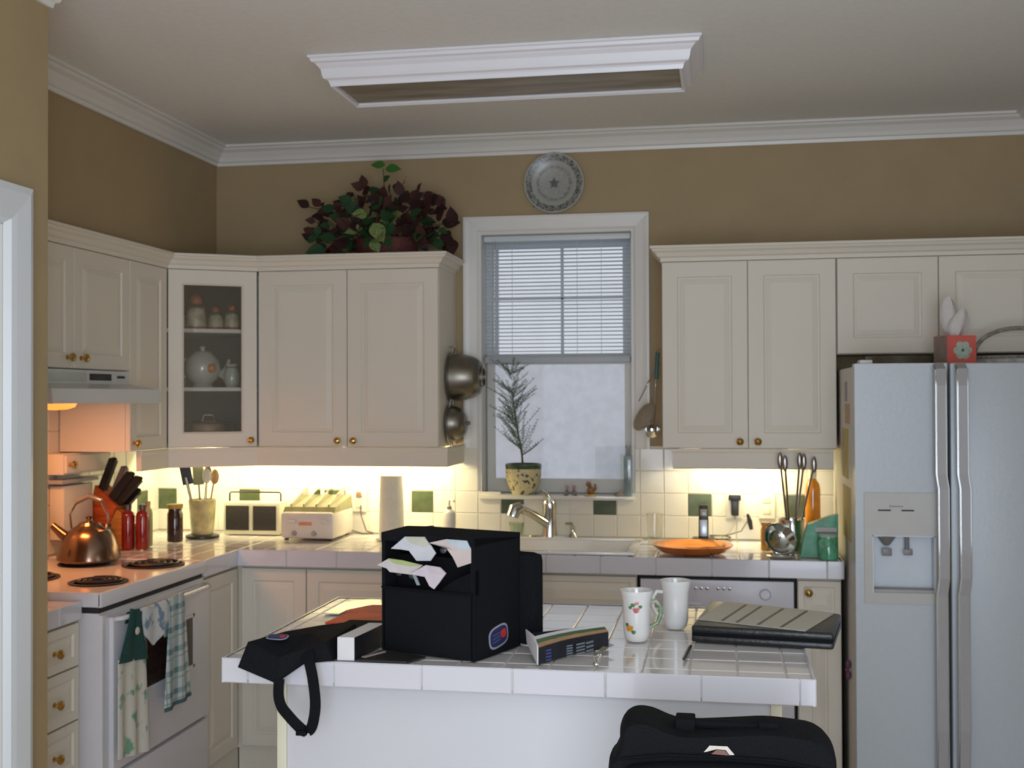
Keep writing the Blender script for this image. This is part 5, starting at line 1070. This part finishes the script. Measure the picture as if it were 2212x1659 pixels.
# emblem
em = MB(); c0 = Vector((ow+.0015, .105, .042))
def ell(cy, cz, ry, rz, n=22, sk=.0): return [(ow+.001, c0.y+cy+ry*math.cos(2*PI*t/n)*(1 if True else 1), c0.z+cz+rz*math.sin(2*PI*t/n)) for t in range(n)]
def badge(par, M, s=1.0):
    """shield-like oval badge: silver border, navy field, red spot"""
    def poly(sx_, sy_, n=28):
        r = []
        for t in range(n):
            a = 2*PI*t/n; cx_, sy2 = math.cos(a), math.sin(a); e = 2/3.2
            r.append(Vector((sx_*math.copysign(abs(cx_)**e, cx_), sy_*math.copysign(abs(sy2)**e, sy2), 0)))
        return r
    MB().prism([M @ p for p in poly(.044*s, .027*s)], M.to_3x3() @ Vector((0, 0, .0012))).build('badge_border', mat('badge_silver', (.34, .34, .42), .4, var=.05), par, world=False)
    b2 = MB().prism([M @ (p+Vector((0, 0, .0010))) for p in poly(.039*s, .0225*s)], M.to_3x3() @ Vector((0, 0, .0010))).build('badge_field', mat('badge_navy', (.018, .022, .090), .45, var=.15, scale=100), par, world=False)
    MB().prism([M @ (p*.30+Vector((.021*s, .002*s, .0019))) for p in poly(.040*s, .034*s)], M.to_3x3() @ Vector((0, 0, .0008))).build('badge_spot', mat('badge_red', (.55, .03, .035), .45, var=.1), par, world=False)
    lnb = MB()
    for k_ in range(3): lnb.prism([M @ Vector((x_*s, (y_+.0085-k_*.0085)*s, .0020)) for x_, y_ in ((-.030, -.0018), (.006, -.0018), (.006, .0018), (-.030, .0018))], M.to_3x3() @ Vector((0, 0, .0005)))
    lnb.build('badge_lines', mat('badge_blue', (.06, .08, .20), .5, var=.1), par, world=False)
badge(og, Matrix.Translation((ow+.0005, .108, .043)) @ Matrix(((0, 0, 1, 0), (1, 0, 0, 0), (0, 1, 0, 0), (0, 0, 0, 1))) @ Matrix.Rotation(math.radians(8), 4, 'Z'))
# leaflets
LP = [('upper left', [(.040, .256), (.079, .287), (.133, .289), (.149, .2705), (.1635, .251), (.149, .232), (.111, .230), (.090, .2535), (.068, .2556)], (.62, .62, .66), (.55, .55, .44)),
      ('upper right', [(.154, .277), (.200, .288), (.256, .287), (.266, .268), (.266, .2345), (.231, .2224), (.2185, .2458), (.197, .2715)], (.62, .52, .50), (.50, .58, .62)),
      ('lower left', [(.012, .216), (.044, .2336), (.082, .2312), (.138, .222), (.106, .198), (.074, .200), (.047, .201), (.039, .209)], (.62, .56, .55), (.42, .50, .20)),
      ('lower right', [(.111, .201), (.154, .225), (.192, .222), (.208, .2085), (.189, .184), (.176, .169), (.1635, .176), (.1515, .197)], (.63, .55, .60), (.58, .50, .55))]
for i, (wh, pts, c1, c2) in enumerate(LP):
    M0 = WMX[og.name]; cen = M0 @ Vector((sum(p[0] for p in pts)/len(pts), .01, sum(p[1] for p in pts)/len(pts)))
    lf_ = thing('leaflet', {'upper left': 'white and cream folded leaflet, upper left in the black organiser', 'upper right': 'pinkish folded leaflet with blue top, upper right in the organiser', 'lower left': 'white leaflet with green and yellow corner, low left in the organiser', 'lower right': 'pink pointed leaflet, lowest in the black organiser'}[wh], 'leaflet', cen, group='leaflets in the organiser')
    def dep(p, i=i): return -.030+.22*max(0, p[0]-min(q[0] for q in pts))*.55+(.015 if i < 2 else -.004)
    P3 = [M0 @ Vector((p[0], dep(p), p[1])) for p in pts]
    cm = Vector((sum(p.x for p in P3), sum(p.y for p in P3), sum(p.z for p in P3)))/len(P3); n_ = len(P3); off3 = M0.to_3x3() @ Vector((0, .0025, 0))
    MB().add(P3+[cm]+[p+off3 for p in P3]+[cm+off3], [(k_, (k_+1) % n_, n_) for k_ in range(n_)]+[((k_+1) % n_+n_+1, k_+n_+1, 2*n_+1) for k_ in range(n_)]+[(k_, (k_+1) % n_, (k_+1) % n_+n_+1, k_+n_+1) for k_ in range(n_)]).build('sheet', mat('leaflet_paper_%d' % i, c1, .6, var=.04, scale=30), lf_)
    h = len(P3)//2; a0, a1, a2 = P3[1], P3[2], P3[3]; fo3 = M0.to_3x3() @ Vector((0, -.0012, 0))
    MB().add([a0+fo3, a1+fo3, a2+fo3, (a2+cm)/2+fo3, (a0+cm)/2+fo3]+[a0-fo3*.2, a1-fo3*.2, a2-fo3*.2, (a2+cm)/2-fo3*.2, (a0+cm)/2-fo3*.2], [(0, 1, 2, 3, 4), (9, 8, 7, 6, 5)]+[(k_, (k_+1) % 5, 5+(k_+1) % 5, 5+k_) for k_ in range(5)]).build('coloured_fold', mat('leaflet_fold_%d' % i, c2, .6, var=.05, scale=30), lf_)
dg = MB()
for (a, b) in (((.030, .19), (.012, .006)), ((.07, .185), (.01, .007)), ((.125, .19), (.012, .006)), ((.165, .255), (.012, .008)), ((.085, .245), (.010, .007))): dg.ball((a[0], .03, a[1]), .010, 8, (1, .4, .8))
inpar(dg, 'pocket_grommets', mat('grommet_grey', (.10, .11, .11), .4, metal=.3, var=.2), smooth=True)['kind'] = 'stuff'
inpar(MB().prism([(.095, -.004, .198), (.103, -.004, .200), (.118, -.004, .171), (.110, -.004, .170)], (0, .003, 0)), 'zip_pull', mat('zip_pull_grey', (.32, .38, .38), .4, var=.1))

# ---- black padded pouch with strap hanging over the island edge
pc_ = thing('fabric_pouch', 'black padded pouch with a strap hanging over the island corner', 'bag', (-.70, -2.50, .9365))
topo = [(-.838, -2.610, .985), (-.785, -2.50, .990), (-.728, -2.416, .990), (-.690, -2.345, .985), (-.652, -2.36, .985), (-.652, -2.50, .985), (-.655, -2.58, .982), (-.690, -2.600, .975), (-.752, -2.628, .955)]
boto = [(-.866, -2.605, .922), (-.800, -2.50, .9375), (-.748, -2.405, .9375), (-.700, -2.340, .9375), (-.642, -2.35, .9375), (-.642, -2.50, .9375), (-.642, -2.570, .9375), (-.705, -2.590, .932), (-.759, -2.632, .894)]
n_ = len(topo); cm = Vector([sum(p[k_] for p in topo)/n_ for k_ in range(3)])+Vector((0, 0, .006)); cb = Vector([sum(p[k_] for p in boto)/n_ for k_ in range(2)]+[.9375])
MB().add([Vector(p) for p in topo]+[cm]+[Vector(p) for p in boto]+[cb], [(k_, (k_+1) % n_, n_) for k_ in range(n_)]+[((k_+1) % n_+n_+1, k_+n_+1, 2*n_+1) for k_ in range(n_)]+[(k_, (k_+1) % n_, (k_+1) % n_+n_+1, k_+n_+1) for k_ in range(n_)]).build('pouch_body', FABRIC, pc_)
MB().tube(smooth_pts([(-.752, -2.630, .905), (-.752, -2.634, .868), (-.744, -2.636, .842), (-.727, -2.637, .822), (-.704, -2.638, .800), (-.684, -2.640, .788), (-.668, -2.640, .800), (-.661, -2.636, .849), (-.672, -2.622, .905), (-.688, -2.605, .948), (-.695, -2.590, .972)], 5), .01, flat=(.026, .003, (1, .0, .15))).build('strap', FABRIC2, pc_)
MB().box(-.706, -.680, -2.648, -2.636, .778, .790, b=.003).build('strap_end', FABRIC2, pc_, smooth=True)
Mb = Matrix.Translation((-.780, -2.568, .9865)) @ Matrix.Rotation(math.radians(-8), 4, 'Z')
MP = WMX[pc_.name].inverted() @ Mb @ Matrix.Rotation(math.radians(10), 4, 'X') @ Matrix.Translation((0, 0, .003)); badge(pc_, MP, .62)
# white box with black side
wb = thing('carton', 'long narrow carton with white end and black side, left of the organiser', 'box', (-.60, -2.46, .9365), math.atan2(-(-2.569+2.371), -(-.631+.601))-PI/2 if False else 0)
d_ = Vector((.022, .185, 0)); w_ = Vector((.041, .002, 0)); p0 = Vector((-.633, -2.558, .9368)); hh = Vector((0, 0, .055))
MB().add([p0, p0+w_, p0+w_+d_, p0+d_, p0+hh, p0+w_+hh, p0+w_+d_+hh, p0+d_+hh], [(0, 3, 2, 1), (4, 5, 6, 7), (0, 1, 5, 4), (2, 3, 7, 6), (3, 0, 4, 7)]).build('carton_shell', mat('carton_white', (.72, .71, .72), .5, var=.02), wb)
e_ = Vector((.0016, 0, 0)); MB().add([p0+w_, p0+w_+d_, p0+w_+d_+hh, p0+w_+hh, p0+w_+e_, p0+w_+d_+e_, p0+w_+d_+hh+e_, p0+w_+hh+e_], [(0, 1, 2, 3), (4, 7, 6, 5), (0, 3, 7, 4), (1, 5, 6, 2), (0, 4, 5, 1), (3, 2, 6, 7)]).build('black_side', mat('carton_black', (.012, .012, .014), .4, var=.1), wb)
fp = MB().prism([(-.585, -2.560, .9365), (-.462, -2.562, .9365), (-.430, -2.500, .9365), (-.530, -2.448, .9365), (-.560, -2.452, .9365)], (0, 0, .004)).build('fabric_flap', mat('panel_dark_brown', (.016, .014, .013), .6, var=.3, scale=60), None); tag(fp, 'flat black fabric flap lying on the island in front of the organiser', 'cloth')
ss = MB().prism([(-.580, -2.535, .9410), (-.545, -2.470, .9410), (-.538, -2.472, .9410), (-.570, -2.540, .9410)], (0, 0, .002)).build('paper_strip', mat('strip_pinkish', (.45, .36, .34), .4, var=.1), None); tag(ss, 'thin pinkish strip lying on the black fabric flap', 'paper strip')
# orange folder, clear sheet
of_ = MB().prism([(-.810, -2.135, .9365), (-.800, -2.02, .9365), (-.806, -1.93, .9365), (-.760, -1.85, .9365), (-.600, -1.83, .9365), (-.585, -2.16, .9365), (-.68, -2.17, .9365)], (0, 0, .006)).build('orange_folder', mat('orange_red_plastic', (.66, .085, .025), .5, var=.25, scale=12, bump=.3, spec=.3), None); tag(of_, 'orange-red plastic folder lying on the island behind the pouch', 'folder')
cs = MB().prism([(-.868, -1.99, .9365), (-.862, -1.80, .9365), (-.81, -1.74, .9365), (-.62, -1.74, .9365), (-.62, -1.82, .9365), (-.765, -1.838, .9365), (-.815, -1.925, .9365), (-.818, -1.99, .9365)], (0, 0, .003)).build('clear_sleeve', mat('clear_sleeve', (.72, .70, .66), .06, var=.03, coat=1.0), None); tag(cs, 'glossy pale plastic sleeve beside the orange folder on the island', 'sleeve')
bk = thing('black_bag', 'flat black bag lying between the pouch and the orange folder', 'bag', (-.66, -2.25, .9365))
MB().prism([(-.735, -2.31, .9366), (-.72, -2.19, .9366), (-.56, -2.19, .9366), (-.585, -2.335, .9366), (-.62, -2.332, .9366)], (0, 0, .026)).build('bag_body', FABRIC, bk)
# booklet box right of organiser
bb_ = thing('booklet', 'black booklet with green and orange stripe standing right of the organiser', 'booklet', (-.10, -2.40, .9365))
P0, P1 = Vector((-.150, -2.530, .9368)), Vector((-.006, -2.318, .9368)); mid = Vector((-.092, -2.415, .9368))
B0, B1 = Vector((-.198, -2.372, .9368)), Vector((-.045, -2.262, .9368))
def wallstrip(pts, h0, h1, th3):
    mb = MB(); n = len(pts); vs = [p+Vector((0, 0, h0)) for p in pts]+[p+Vector((0, 0, h1)) for p in pts]+[p+Vector((0, 0, h0))+th3 for p in pts]+[p+Vector((0, 0, h1))+th3 for p in pts]; fs = []
    for i in range(n-1): fs += [(i, i+1, n+i+1, n+i), (2*n+i, 3*n+i, 3*n+i+1, 2*n+i+1), (n+i, n+i+1, 3*n+i+1, 3*n+i), (i, 2*n+i, 2*n+i+1, i+1)]
    fs += [(0, n, 3*n, 2*n), (n-1, 3*n-1, 4*n-1, 2*n-1)]; return mb.add(vs, fs)
curve = [P0.lerp(P1, t)+Vector((.012, -.008, 0))*math.sin(PI*t)*-1.0 for t in (0, .2, .4, .6, .8, 1)]
t3v = Vector((-.004, .003, 0))
wallstrip(curve, 0, .041, t3v).build('front_cover', mat('booklet_black', (.016, .018, .026), .3, var=.2, scale=20), bb_)
# sloping coloured top
tops = [p+Vector((0, 0, .0415)) for p in curve]; backs = [p+(B0-P0).lerp(B1-P1, i/5)*.42+Vector((0, 0, .053)) for i, p in enumerate(curve)]
def slope(a0, a1): 
    n = 6; A_ = [t.lerp(b, a0) for t, b in zip(tops, backs)]; B_ = [t.lerp(b, a1) for t, b in zip(tops, backs)]; dn = Vector((0, 0, -.002))
    return MB().add(A_+B_+[p+dn for p in A_]+[p+dn for p in B_], [(i, i+1, n+i+1, n+i) for i in range(n-1)]+[(2*n+i, 3*n+i, 3*n+i+1, 2*n+i+1) for i in range(n-1)]+[(i, 2*n+i, 2*n+i+1, i+1) for i in range(n-1)]+[(n+i, n+i+1, 3*n+i+1, 3*n+i) for i in range(n-1)]+[(0, n, 3*n, 2*n), (n-1, 3*n-1, 4*n-1, 2*n-1)])
slope(0, .33).build('orange_stripe', mat('stripe_orange', (.48, .28, .14), .4, var=.1), bb_); slope(.33, .70).build('green_stripe', mat('stripe_green', (.06, .14, .05), .4, var=.15), bb_); slope(.70, 1.0).build('white_stripe', PAPER, bb_)
MB().prism([P0+Vector((-.001, -.001, 0)), P0+Vector((-.001, -.001, .045)), P0+Vector((-.018, .055, .056)), P0+Vector((-.050, .130, .056)), P0+Vector((-.046, .125, .024))], (-.003, .001, 0)).build('white_end', PAPER, bb_)
MB().prism([P0+Vector((-.030, .11, .002)), P1+Vector((-.025, .03, .002)), P1+Vector((-.025, .03, .050)), P0+Vector((-.030, .11, .052))], (-.003, .003, 0)).build('back_cover', MATS['booklet_black'], bb_)
dd_ = (P1-P0).normalized(); angb = math.atan2(dd_.y, dd_.x)
TXG = mat('print_grey', (.16, .18, .20), .5, var=.1); TXB = mat('print_blue', (.04, .06, .22), .5, var=.1)
def bars(u0, u1, rows, m_, nm):
    mb = MB(); nrm_ = Vector((dd_.y, -dd_.x, 0))
    for r_ in range(rows):
        z0 = .0065+r_*.030/rows; 
        pA = P0+dd_*u0+nrm_*.0135*math.sin(PI*u0/.256)*.9+nrm_*.0016; pB = P0+dd_*u1+nrm_*.0135*math.sin(PI*u1/.256)*.9+nrm_*.0016
        pA.z += z0; pB.z += z0; mb.prism([pA, pB, pB+Vector((0, 0, .030/rows*.5)), pA+Vector((0, 0, .030/rows*.5))], nrm_*.0004)
    return mb.build(nm, m_, bb_)
bars(.020, .036, 4, TXB, 'blue_print'); bars(.085, .105, 5, TXG, 'small_print'); bars(.118, .150, 4, TXG, 'title_print'); bars(.155, .185, 3, TXG, 'small_print')
# keys
ky = thing('key_ring', 'steel keys on a short chain in front of the booklet', 'keys', (-.02, -2.45, .9365))
rg = [(-.024+.010*math.cos(a*PI/8), -2.395+.010*math.sin(a*PI/8), .9405+.003*math.sin(a*PI/8)) for a in range(17)]
MB().tube(rg, .0013, 6).build('ring', CHROME, ky, smooth=True)
for dx, dy in ((.020, .050), (.028, .036)):
    k0 = Vector((-.020, -2.388, .942)); k1 = k0+Vector((dx*.45, dy*.45, .008)); MB().tube([k0, k1], .01, flat=(.016, .002, (1, -.5, 0))).tube([k1, k0+Vector((dx, dy, .010))], .01, flat=(.007, .002, (1, -.5, 0))).build('key', CHROME, ky)
MB().tube([(-.027, -2.404, .941), (-.030, -2.44, .9395), (-.020, -2.475, .9385), (-.016, -2.505, .9385)], .0016, 6).build('chain', CHROME, ky, smooth=True)
MB().ball((-.015, -2.530, .9428), .0062, 10, (1.3, 1, 1)).build('charm', CHROME, ky, smooth=True)
# pen
pe = thing('pen', 'short black pen lying on the island tiles by the binder', 'pen', (.19, -2.36, .9365))
MB().tube([(.184, -2.430, .9405), (.190, -2.35, .9405), (.193, -2.315, .9405)], .0042, 8).build('barrel', BLACKP, pe, smooth=True)
MB().tube([(.193, -2.317, .9405), (.196, -2.285, .9405)], .0046, 8).build('cap', BLACKP, pe, smooth=True)
# mugs
MUGP = mat('mug_white_glaze', (.80, .79, .76), .08, var=.015, scale=10, coat=.5)
def mug(lb, x, y, hd_ang, floral):
    g = thing('mug', lb, 'mug', (x, y, .9365), group=None)
    MB().lathe([(.0001, .0), (.024, .0), (.030, .006), (.034, .022), (.0345, .070), (.036, .100), (.0415, .124), (.0415, .130), (.0390, .128), (.0335, .100), (.032, .070), (.031, .024), (.0001, .012)], (x, y, .9368), 36).build('mug_body', MUGP, g, smooth=True)
    MB().lathe([(.0385, .114), (.0398, .116), (.0402, .119), (.0392, .121)], (x, y, .9368), 36).build('rim_ridge', MUGP, g, smooth=True)
    ca, sa = math.cos(hd_ang), math.sin(hd_ang)
    hp = [(x+ca*r_, y+sa*r_, .9368+z_) for r_, z_ in ((.036, .098), (.052, .100), (.062, .085), (.064, .062), (.054, .042), (.033, .032))]
    MB().tube(hp, [.0055]*6, 10).build('handle', mat('mug_handle_painted', (.50, .50, .36), .2, scale=60, col2=(.10, .24, .10), coat=.4) if floral else MUGP, g, smooth=True)
    return g
m1 = mug('floral white mug at the front, painted with pink and orange roses', .057, -2.215, math.radians(18), True)
m2 = mug('plain white mug behind the floral mug, left of the binder', .150, -2.035, math.radians(195), False)
def decal(par, cx_, cy_, ang, z_, r_, rad, m_, nm, squash=1.0):
    n = 9; vs = []
    for t in range(n):
        a = 2*PI*t/n; da = r_*math.cos(a)/rad*(1+.25*math.sin(3*a)); zz = z_+r_*math.sin(a)*squash*(1+.2*math.cos(2*a)); vs.append(Vector((cx_+(rad+.0012)*math.cos(ang+da), cy_+(rad+.0012)*math.sin(ang+da), .9368+zz)))
    c_ = Vector((cx_+(rad+.0016)*math.cos(ang), cy_+(rad+.0016)*math.sin(ang), .9368+z_)); MB().add(vs+[c_], [(k_, (k_+1) % n, n) for k_ in range(n)]).build(nm, m_, par)
PINK = mat('rose_pink', (.60, .15, .14), .3, var=.3, scale=150); ORG = mat('rose_orange', (.72, .33, .05), .3, var=.3, scale=150); LFG = mat('painted_leaf_green', (.08, .22, .06), .3, var=.3, scale=150)
fr_ang = math.radians(-88)
decal(m1, .057, -2.215, fr_ang-.0, .083, .0085, .0352, PINK, 'rose_print'); decal(m1, .057, -2.215, fr_ang-.22, .096, .006, .0356, LFG, 'leaf_print'); decal(m1, .057, -2.215, fr_ang+.30, .092, .005, .0356, LFG, 'leaf_print'); decal(m1, .057, -2.215, fr_ang-.42, .090, .005, .0355, LFG, 'leaf_print'); decal(m1, .057, -2.215, fr_ang+.05, .101, .005, .0362, PINK, 'bud_print')
decal(m1, .057, -2.215, fr_ang-.50, .036, .0100, .0345, ORG, 'rose_print'); decal(m1, .057, -2.215, fr_ang-.18, .027, .0060, .0342, LFG, 'leaf_print'); decal(m1, .057, -2.215, fr_ang-.72, .045, .0055, .0345, LFG, 'leaf_print')
# binder and check sheet
bd = thing('binder', 'black zipped binder lying on the right end of the island', 'binder', (.39, -2.05, .9365))
q4 = [Vector((.196, -2.215, .9370)), Vector((.545, -2.262, .9370)), Vector((.590, -1.985, .9370)), Vector((.243, -1.830, .9370))]
def slab(q4, h0, h1, ins=0.0):
    c_ = sum(q4, Vector())/4; a = [p.lerp(c_, ins) for p in q4]; bm = bmesh.new(); vs = [bm.verts.new(p+Vector((0, 0, h0))) for p in a]+[bm.verts.new(p+Vector((0, 0, h1))) for p in a]
    for f in ((3, 2, 1, 0), (4, 5, 6, 7), (0, 1, 5, 4), (1, 2, 6, 5), (2, 3, 7, 6), (3, 0, 4, 7)): bm.faces.new([vs[k_] for k_ in f])
    bmesh.ops.bevel(bm, geom=bm.edges[:], offset=min(.008, (h1-h0)*.45), segments=3, profile=.6, affect='EDGES'); bm.verts.index_update()
    mb = MB().add([v.co.copy() for v in bm.verts], [tuple(v.index for v in f.verts) for f in bm.faces]); bm.free(); return mb
BLEA = mat('black_leatherette', (.014, .015, .016), .32, var=.3, scale=120, bump=.3)
slab(q4, 0, .019).build('lower_cover', BLEA, bd, smooth=True); slab(q4, .023, .042).build('upper_cover', BLEA, bd, smooth=True); slab(q4, .014, .028, .004).build('zip_band', FABRIC2, bd, smooth=True)
ck = [Vector((.212, -2.135, .9795)), Vector((.478, -2.250, .9795)), Vector((.575, -1.985, .9795)), Vector((.282, -1.850, .9795))]
cs_ = thing('form_sheet', 'grey-beige printed card with dark slanted lines on the binder', 'card', (.39, -2.05, .9795))
slab(ck, 0, .0016).build('card', mat('card_beige_grey', (.56, .53, .45), .6, var=.03, scale=40), cs_)
sl_ = MB()
for t in (.22, .36, .56, .77):
    a = ck[0].lerp(ck[1], t); b = ck[3].lerp(ck[2], t); a2 = a.lerp(b, .04); b2 = a.lerp(b, .93); w2 = (ck[1]-ck[0]).normalized()*.0042
    MB().add([p+Vector((0, 0, z_)) for z_ in (.0016, .0022) for p in (a2-w2, a2+w2, b2+w2, b2-w2)], [(0, 3, 2, 1), (4, 5, 6, 7), (0, 1, 5, 4), (1, 2, 6, 5), (2, 3, 7, 6), (3, 0, 4, 7)]).build('dark_line', INK, cs_)

# ================================================================== LAPTOP BAG ON A STOOL
stl = thing('bar_stool', 'wooden stool in front of the island under the black laptop bag', 'stool', (.27, -2.92, 0))
SW = mat('stool_wood', (.30, .18, .09), .45, var=.2, scale=10)
MB().lathe([(.0001, 0), (.16, 0), (.17, .01), (.17, .028), (.16, .035), (.0001, .035)], (.27, -2.92, .590), 32).build('seat', SW, stl, smooth=True)
for a in range(4):
    an = PI/4+a*PI/2; MB().tube([(.27+.11*math.cos(an), -2.92+.11*math.sin(an), .592), (.27+.18*math.cos(an), -2.92+.18*math.sin(an), 0)], [.016, .013], 10).build('leg', SW, stl, smooth=True)
rr_ = [(.27+.145*math.cos(a*PI/12), -2.92+.145*math.sin(a*PI/12), .27) for a in range(25)]; MB().tube(rr_, .009, 8).build('foot_ring', SW, stl, smooth=True)
lb_ = thing('laptop_bag', 'black laptop bag with a carry handle standing before the island', 'bag', (.27, -2.95, .6255))
outl = [(.050, .626), (.470, .626), (.486, .66), (.487, .84), (.484, .885), (.474, .908), (.452, .924), (.41, .930), (.36, .933), (.30, .928), (.205, .921), (.165, .927), (.130, .940), (.106, .944), (.086, .938), (.076, .922), (.074, .895), (.062, .868), (.052, .84), (.048, .66)]
def puffy(outl, y0, y1, nm, m, par, lay=((0, .86), (.06, .93), (.18, .975), (.35, .995), (.5, 1.0), (.65, .995), (.82, .97), (.94, .93), (1, .86))):
    outl = [(p.x, p.y) for p in smooth_pts([(a, b, 0) for a, b in outl], 4, True)]
    cx_ = sum(p[0] for p in outl)/len(outl); cz_ = sum(p[1] for p in outl)/len(outl); n = len(outl); vs = []; fs = []
    for t, s_ in lay: vs += [(cx_+(p[0]-cx_)*(1-(1-s_)*.5), y0+(y1-y0)*t, cz_+(p[1]-cz_)*(1-(1-s_)*.4)) for p in outl]
    for l in range(len(lay)-1): fs += [(l*n+k_, l*n+(k_+1) % n, (l+1)*n+(k_+1) % n, (l+1)*n+k_) for k_ in range(n)]
    fs += [tuple(range(n)), tuple(((len(lay)-1)*n+k_) for k_ in range(n))[::-1]]
    return MB().add(vs, fs).build(nm, m, par, smooth=True)
puffy(outl, -3.00, -2.86, 'bag_body', FABRIC, lb_)
pk = [(.075, .64), (.465, .64), (.470, .80), (.455, .86), (.40, .872), (.27, .876), (.13, .868), (.085, .85), (.072, .80)]
puffy(pk, -3.035, -2.985, 'front_pocket', FABRIC, lb_)
MB().tube([(.196, -2.935, .918), (.203, -2.94, .932), (.215, -2.945, .935), (.235, -2.95, .931), (.335, -2.95, .931), (.352, -2.945, .937), (.366, -2.94, .934), (.372, -2.935, .920)], .008, 8).build('carry_handle', FABRIC2, lb_, smooth=True)
for x in (.203, .361): MB().box(x-.020, x+.018, -2.965, -2.915, .918, .943, b=.004).build('handle_anchor', FABRIC2, lb_, smooth=True)
MB().prism([(.238, -3.002, .892), (.249, -3.002, .905), (.282, -3.002, .905), (.295, -3.002, .890), (.286, -3.002, .889), (.279, -3.002, .898), (.262, -3.002, .899)], (0, .006, 0)).build('metal_badge', mat('badge_chrome', (.36, .34, .28), .25, metal=.8, var=.1), lb_)
MB().prism([(.252, -3.004, .890), (.262, -3.004, .898), (.278, -3.004, .897), (.285, -3.004, .889)], (0, .006, 0)).build('badge_centre', mat('badge_brown_red', (.20, .07, .05), .4, var=.1), lb_)
MB().tube([(.080, -3.003, .872), (.16, -3.006, .884), (.27, -3.006, .886), (.38, -3.006, .884), (.465, -3.003, .868)], .0028, 6).build('zip', FABRIC2, lb_, smooth=True)
